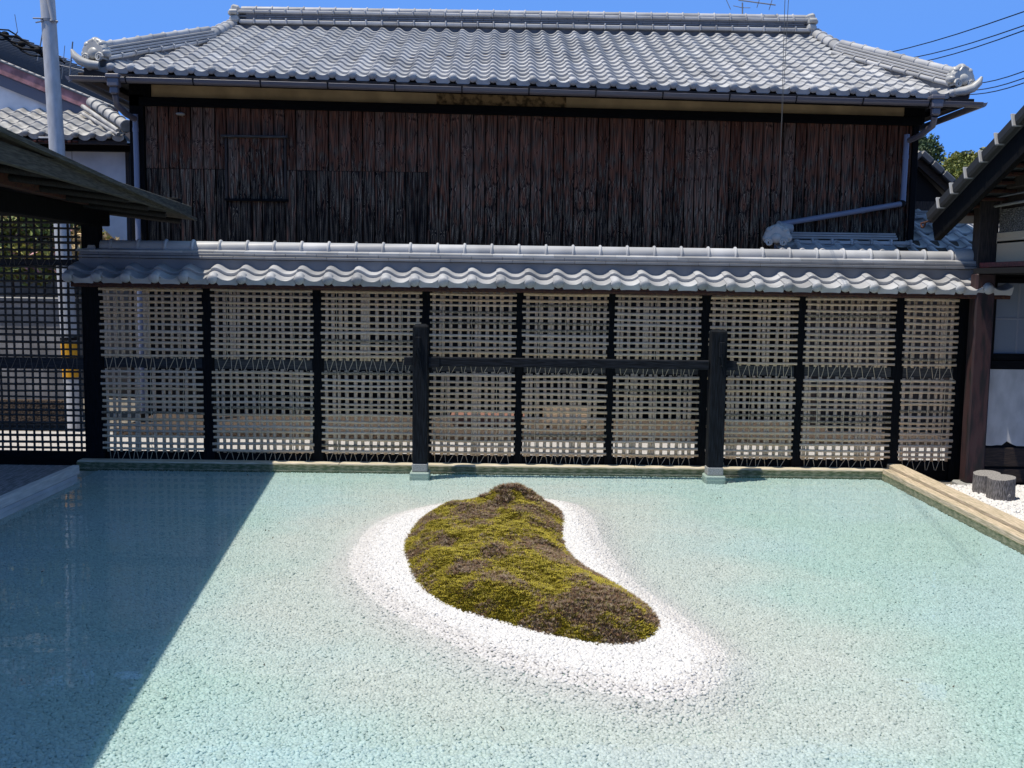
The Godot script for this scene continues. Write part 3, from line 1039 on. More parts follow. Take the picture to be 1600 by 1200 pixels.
func onigawara(parent: Node, at: Vector3, dir: Vector3, s: float):
	# cloud-scroll end ornament facing along dir
	var orn := node("end_ornament", parent)
	var f := Vector3(dir.x, 0, dir.z).normalized()
	var sd := f.cross(Vector3.UP).normalized()
	var outline := []
	for i in 40:
		var a := TAU * i / 40.0
		var r := 0.160 * (1.0 + 0.13 * cos(a * 5.0 - PI * 0.5) )
		var y := sin(a) * r
		if y < -0.08: y = -0.08 - (y + 0.08) * 0.2
		outline.append(Vector2(cos(a) * r * 1.0, y) * s)
	var b := MB.new()
	b.extrude(outline, at - f * 0.05 * s + Vector3(0, 0.05 * s, 0), sd, Vector3.UP, f * 0.13 * s, 0.12)
	# rim roll over the top, side scrolls, central boss
	var rimp := []
	for i in 17:
		var a := PI * (-0.08 + 1.16 * i / 16.0)
		rimp.append(at + Vector3(0, 0.05 * s, 0) + sd * cos(a) * 0.155 * s + Vector3.UP * sin(a) * 0.155 * s + f * 0.03 * s)
	b.tube(rimp, 0.036 * s, 8)
	b.sphere(at + Vector3(0, 0.05 * s, 0) + f * 0.06 * s, Vector3(0.085, 0.075, 0.05) * s, Basis(sd, Vector3.UP, -f))
	for i in 5:
		var a := PI * (0.0 + 0.25 * i)
		b.sphere(at + Vector3(0, 0.05 * s, 0) + sd * cos(a) * 0.150 * s + Vector3.UP * sin(a) * 0.150 * s + f * 0.01 * s, Vector3(0.055, 0.055, 0.075) * s, Basis(sd, Vector3.UP, -f))
	for q in [-1.0, 1.0]:
		var sp := []
		for i in 15:
			var a := i * 0.75
			var r := (0.055 - 0.003 * i) * s
			sp.append(at + sd * (0.10 * s * q + cos(a) * r * q) + Vector3.UP * (-0.01 * s + sin(a) * r) + f * 0.085 * s)
		b.tube(sp, 0.017 * s, 7)
	put("ornament_body", b.done(), W.ornament, orn)

# ---------------------------------------------------------------- low roof against the main building, and the house behind it
func annex():
	var t := thing("annex_roof", "low shaded tile roof with scroll ornament against the charred wall", "roof")
	var e := 0.25
	var tm := tile_mesh(0.262, e, false)
	# strip along the wall
	bx("ridge_course", Vector3(3.78, 2.47, -13.90), Vector3(5.22, 2.50, -13.74), W.tile3, t)
	bx("ridge_course", Vector3(3.79, 2.505, -13.90), Vector3(5.21, 2.53, -13.755), W.tile0, t)
	bx("ridge_course", Vector3(3.80, 2.535, -13.90), Vector3(5.20, 2.56, -13.77), W.tile3, t)
	for i in 6:
		var x := 3.82 + 0.262 * i
		var b := MB.new()
		b.box(Vector3(x + 0.12, 2.425, -13.73), Vector3(0.235, 0.05, 0.08), 0.01)
		b.box(Vector3(x + 0.25, 2.435, -13.725), Vector3(0.03, 0.075, 0.09), 0.01)
		put("ridge_edge_tile", b.done(), W["tile%d" % (i % 5)], t)
	put("ridge_tile", roll_tile(Vector3(3.82, 2.60, -13.86), Vector3(3.62, 2.62, -13.80), 0.07), W.tile0, t)
	onigawara(t, Vector3(3.58, 2.42, -13.62), Vector3(-0.45, 0, 1.0), 0.95)
	var sb := Basis(Vector3.RIGHT, atan(0.5))
	var d := sb * Vector3(0, 0, -1)
	for c in 5:
		for i in 10:
			var x := 3.62 + 0.262 * i
			if x > 5.1: continue
			put("roof_tile", tm, W["tile%d" % ((i * 3 + c) % 5)], t, Transform3D(sb, Vector3(x, 2.36, -13.72) - d * e * (4 - c)))
	# the part beyond the corner of the wall
	for c in 7:
		for i in 8:
			var x := 5.18 + 0.262 * i
			put("roof_tile", tm, W["tile%d" % ((i * 2 + c) % 5)], t, Transform3D(sb, Vector3(x, 2.80, -14.75) - d * e * (6 - c)))
	var b2 := MB.new()
	b2.poly([Vector3(5.05, 2.80, -14.8), Vector3(7.4, 2.80, -14.8), Vector3(7.4, 2.05, -13.1), Vector3(5.05, 2.05, -13.1)], Vector3(0, 1, 0.5))
	b2.poly([Vector3(3.55, 2.36, -13.9), Vector3(5.05, 2.36, -13.9), Vector3(5.05, 1.78, -12.6), Vector3(3.55, 1.78, -12.6)], Vector3(0, 1, 0.5))
	put("roof_deck", b2.done(), W.brown_wood, t)
	for k in 2:
		bx("ridge_course", Vector3(5.5, 2.88 + 0.03 * k, -15.0), Vector3(7.4, 2.906 + 0.03 * k, -14.72 - 0.02 * k), W.tile3, t)
	for i in 7:
		var x := 5.56 + 0.262 * i
		var b := MB.new()
		b.box(Vector3(x + 0.12, 2.85, -14.72), Vector3(0.235, 0.05, 0.08), 0.01)
		b.box(Vector3(x + 0.25, 2.855, -14.715), Vector3(0.03, 0.075, 0.09), 0.01)
		put("ridge_edge_tile", b.done(), W["tile%d" % (i % 5)], t)
	bx("wall", Vector3(3.9, -0.15, -13.92), Vector3(7.3, 1.85, -13.3), W.brown_wood_v, t, 0.0)

	var h := thing("dark_wooden_house", "small dark house with a steep tiled verge in front of the trees", "building")
	var p0 := Vector3(6.43, 3.93, -16.2)
	var p1 := Vector3(7.14, 3.33, -16.2)
	var l0 := Vector3(5.72, 3.33, -16.2)
	bx("wall", Vector3(5.75, -0.15, -19.5), Vector3(7.0, 3.2, -16.35), W.brown_wood_v, h, 0.0)
	var bb := MB.new()
	bb.extrude([Vector2(5.8, 3.2), Vector2(7.0, 3.2), Vector2(6.43, 3.75)], Vector3(0, 0, -16.5), Vector3.RIGHT, Vector3.UP, Vector3(0, 0, 0.12))
	put("gable", bb.done(), W.black, h)
	for q in [p1, l0]:
		bb = MB.new()
		bb.extrude([Vector2(p0.x, p0.y - 0.03), Vector2(q.x, q.y - 0.03), Vector2(q.x, q.y - 0.20), Vector2(p0.x, p0.y - 0.20)], Vector3(0, 0, -16.28), Vector3.RIGHT, Vector3.UP, Vector3(0, 0, 0.05))
		put("barge_board", bb.done(), W.brown_wood, h)
		bb = MB.new()
		var bk := Vector3(0, 0, -3.0)
		var dn := Vector3(0, -0.05, 0)
		bb.poly([p0, q, q + bk, p0 + bk], Vector3.UP)
		bb.poly([p0 + dn, q + dn, q + bk + dn, p0 + bk + dn], Vector3.DOWN)
		put("roof", bb.done(), W.tile_dark, h)
		for i in 4:
			var a: Vector3 = p0.lerp(q, i / 4.0) + Vector3(0, 0, 0.02)
			var c: Vector3 = p0.lerp(q, (i + 0.97) / 4.0) + Vector3(0, 0, 0.02)
			bb = MB.new()
			bb.box((a + c) * 0.5, Vector3(a.distance_to(c), 0.11, 0.14), 0.02, Basis(Vector3.BACK, atan2(c.y - a.y, c.x - a.x)))
			put("verge_tile", bb.done(), W.tile_dark, h)

# ---------------------------------------------------------------- white house on the left
func left_house():
	var t := thing("white_house", "white plastered house with pink barge board and a lower tile roof", "building")
	bx("wall", Vector3(-16, -0.15, -24), Vector3(-6.21, 3.97, -17.0), W.white_wall, t, 0.0)
	bx("lower_cladding", Vector3(-16, -0.15, -16.99), Vector3(-6.2, 2.3, -16.93), W.grey_cladding, t, 0.0)
	bx("wall_joint", Vector3(-7.09, 0.3, -17.004), Vector3(-7.08, 3.9, -16.998), W.grey_wall, t, 0.0)
	bx("corner_post", Vector3(-6.215, -0.15, -17.2), Vector3(-6.15, 3.97, -16.98), W.brown_wood_v, t)
	bx("eave_beam", Vector3(-12, 3.86, -16.99), Vector3(-6.05, 3.99, -16.85), W.black_wood_h, t)
	# upper gable wall
	var b := MB.new()
	var gl := Vector2(-10.2, 6.05)
	var gr := Vector2(-6.43, 4.53)
	b.extrude([Vector2(-16, 3.9), Vector2(-6.9, 3.9), Vector2(-6.9, 4.60), Vector2(-10.2, 5.93), Vector2(-16, 3.9)].slice(0, 4), Vector3(0, 0, -24), Vector3.RIGHT, Vector3.UP, Vector3(0, 0, 6.6))
	put("gable_wall", b.done(), W.white_wall, t)
	bx("string_course", Vector3(-12, 4.46, -17.39), Vector3(-6.75, 4.52, -17.3), W.tile_dark, t)
	b = MB.new()
	b.extrude([gl + Vector2(0, 0.05), gr + Vector2(0, 0.09), gr + Vector2(0, -0.14), gl + Vector2(0, -0.2)], Vector3(0, 0, -17.32), Vector3.RIGHT, Vector3.UP, Vector3(0, 0, 0.05))
	put("barge_board", b.done(), W.pink, t)
	b = MB.new()
	b.extrude([gl + Vector2(0, -0.2), gr + Vector2(-0.05, -0.14), gr + Vector2(-0.25, -0.24), gl + Vector2(0, -0.40)], Vector3(0, 0, -17.40), Vector3.RIGHT, Vector3.UP, Vector3(0, 0, 0.07))
	put("gable_eave", b.done(), W.gutter, t)
	# ribbed right slope, seen at a grazing angle
	for k in 34:
		var f0 := k / 34.0
		var f1 := (k + 0.94) / 34.0
		var a0 := Vector3(gl.x, gl.y, -17.25).lerp(Vector3(gr.x, gr.y + 0.04, -17.25), f0)
		var a1 := Vector3(gl.x, gl.y, -17.25).lerp(Vector3(gr.x, gr.y + 0.04, -17.25), f1)
		var c0 := Vector3(gl.x, gl.y + 0.72, -22.2).lerp(Vector3(gr.x, gr.y + 0.45, -22.2), f0)
		var c1 := Vector3(gl.x, gl.y + 0.72, -22.2).lerp(Vector3(gr.x, gr.y + 0.45, -22.2), f1)
		b = MB.new()
		var n := Vector3(0.38, 0.92, 0).normalized() * 0.02
		b.poly([a0, a1, c1, c0], Vector3.UP)
		b.poly([a0 + n, a1 + n * 2.2, c1 + n * 2.2, c0 + n], Vector3.UP)
		b.poly([a1, a1 + n * 2.2, c1 + n * 2.2, c1], Vector3.RIGHT)
		b.poly([a0, a1, a1 + n * 2.2, a0 + n], Vector3.BACK)
		put("roof_course", b.done(), W.tile_dark, t)
	b = MB.new()
	b.tube([Vector3(gl.x, gl.y + 0.02, -17.27), Vector3(gr.x, gr.y + 0.07, -17.27)], 0.022, 8)
	put("verge_trim", b.done(), W.old_tile, t)
	# lower roof
	var e := 0.25
	var tm := tile_mesh(0.26, e, false)
	var te := tile_mesh(0.26, e, true)
	var sb := Basis(Vector3.RIGHT, atan(0.48))
	var d := sb * Vector3(0, 0, -1)
	for c in 5:
		for i in range(-16, 3):
			var x := -6.46 + 0.26 * i
			var xmax := -5.98 - 0.19 * c
			if x + 0.18 > xmax: continue
			put("roof_tile", te if c == 0 else tm, W.old_tile if (i + c) % 3 else W.tile3, t, Transform3D(sb, Vector3(x, 3.995 - 0.004 * i, -16.3) + d * e * c))
	b = MB.new()
	b.poly([Vector3(-12, 4.0, -16.35), Vector3(-5.95, 3.96, -16.35), Vector3(-6.6, 4.48, -17.35), Vector3(-12, 4.50, -17.35)], Vector3(0, 1, 1))
	b.poly([Vector3(-12, 3.94, -16.35), Vector3(-5.95, 3.90, -16.35), Vector3(-5.95, 3.97, -17.1), Vector3(-12, 3.97, -17.1)], Vector3.DOWN)
	b.poly([Vector3(-12, 4.0, -16.35), Vector3(-5.95, 3.96, -16.35), Vector3(-5.95, 3.90, -16.35), Vector3(-12, 3.94, -16.35)], Vector3.BACK)
	b.poly([Vector3(-5.95, 3.96, -16.35), Vector3(-5.95, 3.96, -17.5), Vector3(-6.6, 4.48, -17.35)], Vector3(1, 1, 0))
	put("roof_deck", b.done(), W.brown_wood, t)
	var red := mat(Color(0.16, 0.045, 0.03), 0.9, ntex(0.04, 4, 0.4, 1.2, 33), Vector3(3, 3, 3))
	for i in 9:
		bx("eave_filler", Vector3(-7.5 + 0.09 * i, 3.905 + 0.01 * (i % 3), -16.36), Vector3(-7.43 + 0.09 * i, 3.95, -16.30), red, t, 0.01)
	# hip end with rolled cover tiles
	var p0 := Vector3(-6.85, 4.60, -17.2)
	var p1 := Vector3(-5.97, 4.10, -16.35)
	for i in 6:
		put("ridge_tile", roll_tile(p0.lerp(p1, i / 6.0) + Vector3(0.02, 0.08, 0), p0.lerp(p1, (i + 1) / 6.0) + Vector3(0.02, 0.08, 0), 0.085), W.old_tile, t)
	b = MB.new()
	b.tube([p0 + Vector3(-0.08, 0.0, 0.1), p1 + Vector3(-0.08, 0.0, 0.1)], 0.035, 8)
	put("ridge_edge_roll", b.done(), W.old_tile, t)
	b = MB.new()
	b.tube([p0 + Vector3(-0.06, -0.12, 0.12), p1 + Vector3(-0.06, -0.06, 0.12)], 0.035, 8)
	put("ridge_edge_roll", b.done(), W.old_tile, t)
	# dark creeper of cables at the top of the roof
	var cb := thing("cable_bundle", "tangled dark cables along the top edge of the white house roof", "cable")
	for k in 5:
		b = MB.new()
		var path := []
		for i in 15:
			var f := i / 14.0
			path.append(Vector3(-9.6, 6.35, -17.6).lerp(Vector3(-7.5, 5.36, -17.6), f) + Vector3(0.02 * k, 0.05 * sin(f * 23.0 + k * 1.7) + 0.03 * k - 0.05, 0.05 * cos(f * 17.0 + k)))
		b.tube(path, 0.014 + 0.008 * (k % 2), 6)
		put("cable", b.done(), W.black, cb)
	b = MB.new()
	for i in 7:
		b.sphere(Vector3(-9.2 + 0.27 * i, 6.18 - 0.125 * i + 0.03 * (i % 2), -17.6), Vector3(0.07, 0.05, 0.06), Basis.IDENTITY, 8, 6)
	put("joint_box", b.done(), W.black, cb)

func antenna(called: String, label: String, mast0: Vector3, mast1: Vector3, boom0: Vector3, boom1: Vector3, rods: Array):
	var t := thing(called, label, "antenna")
	var b := MB.new()
	b.tube([mast0, mast1], 0.012, 6)
	put("mast", b.done(), W.metal, t)
	b = MB.new()
	b.tube([boom0, boom1], 0.010, 6)
	put("boom", b.done(), W.metal, t)
	for r in rods:
		b = MB.new()
		b.tube([r[0], r[1]], 0.006, 5)
		put("rod", b.done(), W.metal, t)

# ---------------------------------------------------------------- house on the right
func right_house():
	var t := thing("old_plaster_house", "weathered house at right with tiled verge over a beige plaster gable", "building")
	# gable wall facing left, above the porch
	bx("gable_post", Vector3(4.60, 1.95, -10.17), Vector3(4.79, 3.0, -10.03), W.brown_wood_v, t)
	bx("gable_post", Vector3(4.735, 2.1, -10.10), Vector3(4.775, 2.85, -10.05), W.brown_wood_v, t)
	var b := MB.new()
	b.box(Vector3(4.82, 2.20, -7.9), Vector3(0.12, 0.22, 4.2), 0.01)
	b.box(Vector3(4.82, 2.33, -7.9), Vector3(0.12, 0.10, 4.2), 0.0)
	put("plaster_panel", b.done(), W.beige, t)
	b = MB.new()
	# rough bared clay band above the plaster
	var rows := []
	for i in 9:
		var row := []
		for j in 160:
			var z := -10.0 + j * 0.026
			var y := 2.38 + i * 0.028
			row.append(Vector3(4.775 + 0.02 * noise.get_noise_2d(z * 9.0, y * 14.0), y, z))
		rows.append(row)
	b.grid(rows, false, 0)
	put("clay_panel", b.done(), W.clay, t)
	bx("wall_core", Vector3(4.80, 2.09, -10.02), Vector3(8.0, 3.3, -2.0), W.brown_wood_v, t, 0.0)
	bx("tie_beam", Vector3(4.70, 2.78, -10.25), Vector3(4.86, 2.96, -3.0), W.brown_wood_v, t, 0.01)
	b = MB.new()
	b.tube([Vector3(4.74, 2.64, -10.1), Vector3(4.74, 2.68, -5.0)], 0.014, 8)
	put("conduit", b.done(), W.stone, t)
	b = MB.new()
	b.tube([Vector3(4.72, 2.72, -9.95), Vector3(4.72, 2.76, -5.0)], 0.008, 6)
	put("conduit", b.done(), W.metal, t)
	bx("flashing", Vector3(4.62, 2.045, -10.05), Vector3(4.9, 2.095, -5.6), W.red_metal, t, 0.006)
	bx("porch_ceiling", Vector3(4.66, 1.98, -10.6), Vector3(8.0, 2.04, -6.2), W.black, t, 0.0)
	bx("porch_ceiling", Vector3(4.46, 1.985, -9.8), Vector3(4.657, 2.035, -7.6), W.black, t, 0.0)
	# roof, sloping down to the far eave and to the near one
	var k := 0.405
	var e0 := Vector3(4.3, 2.56, -10.50)
	var rg := Vector3(4.3, 2.56 + k * 4.6, -5.9)
	var e1 := Vector3(4.3, 2.56, -1.3)
	for s in 2:
		var q := e0 if s == 0 else e1
		b = MB.new()
		b.poly([rg, q, q + Vector3(5, 0, 0), rg + Vector3(5, 0, 0)], Vector3.UP)
		b.poly([rg + Vector3(0.02, -0.06, 0), q + Vector3(0.02, -0.06, 0), q + Vector3(5, -0.06, 0), rg + Vector3(5, -0.06, 0)], Vector3.DOWN)
		b.poly([q, q + Vector3(5, 0, 0), q + Vector3(5, -0.06, 0), q + Vector3(0, -0.06, 0)], Vector3(0, 0, -1 if s == 0 else 1))
		put("roof", b.done(), W.tile_dark, t)
		b = MB.new()
		b.extrude([Vector2(rg.z, rg.y - 0.07), Vector2(q.z, q.y - 0.07), Vector2(q.z + (0.08 if s == 0 else -0.08), q.y - 0.24), Vector2(rg.z, rg.y - 0.34)], Vector3(4.33, 0, 0), Vector3(0, 0, 1), Vector3.UP, Vector3(0.06, 0, 0))
		put("barge_board", b.done(), W.black_wood, t)
		for i in 16:
			var a := q.lerp(rg, i / 16.0)
			var c := q.lerp(rg, (i + 1) / 16.0)
			b = MB.new()
			var dir := (c - a).normalized()
			var bs := Basis(Vector3.RIGHT, dir.cross(Vector3.RIGHT).normalized() * -1.0, dir)
			b.box((a + c) * 0.5 + Vector3(0.03, 0.0, 0), Vector3(0.14, 0.105, a.distance_to(c) - 0.006), 0.02, bs)
			put("verge_tile", b.done(), W.verge_dark, t)
			b = MB.new()
			b.box(a.lerp(c, 0.93) + Vector3(0.025, 0.012, 0), Vector3(0.150, 0.12, 0.018), 0.008, bs)
			put("verge_collar", b.done(), W.tile3, t)
	for i in 30:
		var z := -10.35 + i * 0.155
		var y := 2.60 + k * (z + 10.5) - 0.085
		bx("soffit_board", Vector3(4.40, y - 0.012, z), Vector3(4.80, y + 0.012, z + 0.146), W.rusty, t, 0.002)
	b = MB.new()
	var hook := []
	for i in 8:
		var a := PI + PI * i / 7.0
		hook.append(Vector3(4.25, 2.50 + sin(a) * 0.045, -10.53 + cos(a) * 0.05))
	b.tube(hook, 0.010, 6)
	b.tube([Vector3(4.25, 2.50, -10.58), Vector3(4.34, 2.535, -10.44)], 0.010, 6)
	put("gutter_hook", b.done(), W.rusty, t)
	# porch: post, front wall, window
	bx("porch_post", Vector3(4.515, -0.05, -9.98), Vector3(4.70, 1.99, -9.83), W.red_wood, t, 0.015)
	bx("post_foot", Vector3(4.46, -0.16, -10.02), Vector3(4.86, -0.05, -9.80), W.stone, t, 0.015)
	bx("front_wall", Vector3(4.66, -0.16, -10.12), Vector3(7.5, 2.0, -9.99), W.black, t, 0.0)
	b = MB.new()
	var o := [Vector2(4.70, 1.06), Vector2(4.70, 0.52)]
	for i in 24:
		o.append(Vector2(4.71 + i * 0.05, 0.30 + 0.045 * absf(noise.get_noise_1d(i * 0.9)) + (0.05 if i % 5 == 0 else 0.0)))
	o.append(Vector2(5.95, 1.06))
	b.extrude(o, Vector3(0, 0, -9.99), Vector3.RIGHT, Vector3.UP, Vector3(0, 0, 0.035))
	put("peeling_panel", b.done(), W.peeling, t)
	bx("wall_rail", Vector3(4.70, 1.07, -9.99), Vector3(7.4, 1.15, -9.93), W.black_wood_h, t)
	bx("wall_rail", Vector3(4.70, 0.10, -9.99), Vector3(7.4, 0.285, -9.945), W.brown_wood, t)
	bx("wall_rail", Vector3(4.70, -0.06, -9.99), Vector3(7.4, 0.075, -9.95), W.brown_wood, t)
	var w := node("window", t)
	bx("window_frame", Vector3(4.70, 1.155, -9.99), Vector3(4.765, 1.95, -9.93), W.black_wood, w)
	bx("window_frame", Vector3(4.765, 1.155, -9.99), Vector3(6.2, 1.215, -9.93), W.black_wood_h, w)
	bx("window_frame", Vector3(4.765, 1.90, -9.99), Vector3(6.2, 1.95, -9.93), W.black_wood_h, w)
	bx("glazing_bar", Vector3(4.765, 1.545, -9.98), Vector3(6.2, 1.565, -9.965), W.metal, w)
	bx("glazing_bar", Vector3(4.99, 1.215, -9.98), Vector3(5.01, 1.90, -9.966), W.metal, w)
	for i in 2:
		for j in 2:
			bx("pane", Vector3([4.765, 5.01][i], [1.215, 1.565][j], -9.985), Vector3([4.99, 6.1][i], [1.545, 1.90][j], -9.972), W.frosted, w, 0.0)

# ---------------------------------------------------------------- what stands behind the fence
func street_behind():
	var k := bx("kerb", Vector3(-4.7, -0.07, -12.32), Vector3(5.4, 0.03, -12.2), W.soil, self, 0.02)
	tag(k, "", "", "", "structure")
	var s := flat("planting_strip", -4.7, 5.4, -13.9, -12.3, 0.012, W.soil)
	tag(s, "brown earth strip along the foot of the charred building")
	var w := thing("garden_wall", "plain grey garden wall seen through the left lattice", "wall")
	bx("wall_panel", Vector3(-12, -0.1, -13.7), Vector3(-5.65, 1.50, -13.5), W.grey_wall, w, 0.01)
	bx("coping", Vector3(-12, 1.503, -13.75), Vector3(-5.62, 1.56, -13.45), W.tile_dark, w, 0.01)
	bx("wall_footing", Vector3(-12, -0.1, -13.47), Vector3(-5.62, 0.22, -13.40), W.soil, w, 0.01)
	var sh := thing("flowering_shrub", "shrub with pink and yellow-green leaves behind the upper left lattice", "shrub")
	leaf_crown(sh, Vector3(-6.9, 2.15, -14.4), Vector3(1.5, 0.75, 0.5), 2600, 0.055, [Color(0.48, 0.24, 0.25), Color(0.34, 0.32, 0.07), Color(0.18, 0.22, 0.05), Color(0.5, 0.38, 0.2)], 5)
	for i in 5:
		var b := MB.new()
		b.tube([Vector3(-7.7 + 0.4 * i, 0.0, -14.4), Vector3(-7.6 + 0.38 * i, 1.2, -14.4), Vector3(-7.9 + 0.5 * i, 2.2, -14.4)], [0.03, 0.025, 0.01], 6)
		put("stem", b.done(), W.bark, sh)
	# a few pale things left along the building foot
	var c := thing("wooden_crate", "pale yellow wooden crate at the foot of the building behind lattice", "crate", Vector3(0.78, 0.035, -12.95))
	for i in 3:
		bx("slat", Vector3(-0.28, 0.02 + 0.075 * i, 0.10), Vector3(0.28, 0.085 + 0.075 * i, 0.115), W.bamboo2, c)
		bx("slat", Vector3(-0.28, 0.02 + 0.075 * i, -0.115), Vector3(0.28, 0.085 + 0.075 * i, -0.10), W.bamboo2, c)
	for x in [-0.28, 0.25]:
		bx("end_board", Vector3(x, 0.0, -0.10), Vector3(x + 0.03, 0.24, 0.10), W.bamboo4, c)
	var p := thing("terracotta_trough", "low reddish trough at the foot of the building behind lattice", "trough", Vector3(-0.2, 0.035, -12.9))
	bx("trough_body", Vector3(-0.45, 0, -0.12), Vector3(0.45, 0.11, 0.12), mat(Color(0.17, 0.085, 0.06), 0.85), p, 0.02)
	bx("trough_rim", Vector3(-0.47, 0.113, -0.14), Vector3(0.47, 0.14, 0.14), mat(Color(0.21, 0.10, 0.07), 0.85), p, 0.01)

func leaf_mesh(sz: float, n: int, sd: int) -> ArrayMesh:
	var r := RandomNumberGenerator.new()
	r.seed = sd
	var st := SurfaceTool.new()
	st.begin(Mesh.PRIMITIVE_TRIANGLES)
	st.set_smooth_group(-1)
	for i in n:
		var c := Vector3(r.randf_range(-1, 1), r.randf_range(-1, 1), r.randf_range(-1, 1)) * sz * 1.6
		var b := Basis.from_euler(Vector3(r.randf_range(-0.9, 0.9), r.randf() * TAU, r.randf_range(-0.9, 0.9)))
		var p := [Vector3(-0.9, 0, 0), Vector3(0, 0.1, 0.45), Vector3(1.0, 0, 0), Vector3(0, 0.1, -0.45)]
		for k in [0, 1, 2, 0, 2, 3]:
			st.add_vertex(c + b * (p[k] * sz))
	st.generate_normals()
	return st.commit()

func leaf_crown(parent: Node, c: Vector3, r: Vector3, n: int, leaf: float, cols: Array, sd: int):
	var g := RandomNumberGenerator.new()
	g.seed = sd
	var lobes := []
	for k in 16:
		var d := Vector3(g.randfn(), g.randfn() * 0.8 + 0.25, g.randfn()).normalized() * g.randf_range(0.35, 0.78)
		lobes.append([d, g.randf_range(0.24, 0.42), g.randi() % cols.size()])
	var buf := PackedFloat32Array()
	buf.resize(n * 16)
	for i in n:
		var l = lobes[g.randi() % 16]
		var u := Vector3(g.randfn(), g.randfn(), g.randfn()).normalized() * pow(g.randf(), 0.28)
		var p: Vector3 = (l[0] + u * l[1])
		var b := Basis.from_euler(Vector3(g.randf() * TAU, g.randf() * TAU, g.randf() * TAU)) * g.randf_range(0.7, 1.3)
		var col: Color = cols[l[2]] if g.randf() < 0.75 else cols[g.randi() % cols.size()]
		col = col * g.randf_range(0.7, 1.25)
		push(buf, i * 16, b, c + p * r, col)
	many("crown", leaf_mesh(leaf, 8, sd), W.leaf, buf, parent)

# ---------------------------------------------------------------- the lattice fence
func bamboo(l: float, wd: float, sd: int) -> ArrayMesh:
	# split bamboo along x, round side towards +z, from 0 to l, with nodes
	var r := RandomNumberGenerator.new()
	r.seed = sd
	var b := MB.new()
	var xs := [0.0]
	var node_at := r.randf_range(0.06, 0.26)
	var sc := [1.0]
	while node_at < l - 0.02:
		for q in [[-0.012, 1.0], [-0.003, 1.10], [0.003, 1.10], [0.012, 1.0]]:
			xs.append(node_at + q[0]); sc.append(q[1])
		node_at += r.randf_range(0.24, 0.33)
	xs.append(l); sc.append(1.0)
	var bend := r.randf_range(-0.008, 0.008)
	var tilt := r.randf_range(-0.006, 0.006)
	var rows := []
	for i in xs.size():
		var f: float = xs[i] / l
		var oy := bend * sin(f * PI) + tilt * (f - 0.5)
		var row := []
		for k in 6:
			var a := PI * k / 5.0
			row.append(Vector3(xs[i], oy + cos(a) * wd * 0.5 * sc[i], sin(a) * wd * 0.30 * sc[i]))
		row.append(row[0])
		rows.append(row)
	b.grid(rows, true, 1)
	b.poly(rows[0].slice(0, 6), Vector3.LEFT)
	b.poly(rows[rows.size() - 1].slice(0, 6), Vector3.RIGHT)
	return b.done()

func lashings(parent: Node, x0: float, x1: float, ylo: float, yhi: float, z: float, m: Material = null):
	var b := MB.new()
	var x := x0 + 0.015
	var up := true
	var path := []
	while x < x1 - 0.01:
		path.append(Vector3(x, yhi if up else ylo, z + rng.randf_range(0, 0.004)))
		path.append(Vector3(x + rng.randf_range(0.008, 0.028), yhi if up else ylo, z + 0.004))
		x += rng.randf_range(0.022, 0.05) if up else rng.randf_range(0.045, 0.09)
		up = not up
	if path.size() > 1: b.tube(path, 0.0027, 5)
	put("lashing_cord", b.done(), m if m else W.cord, parent)

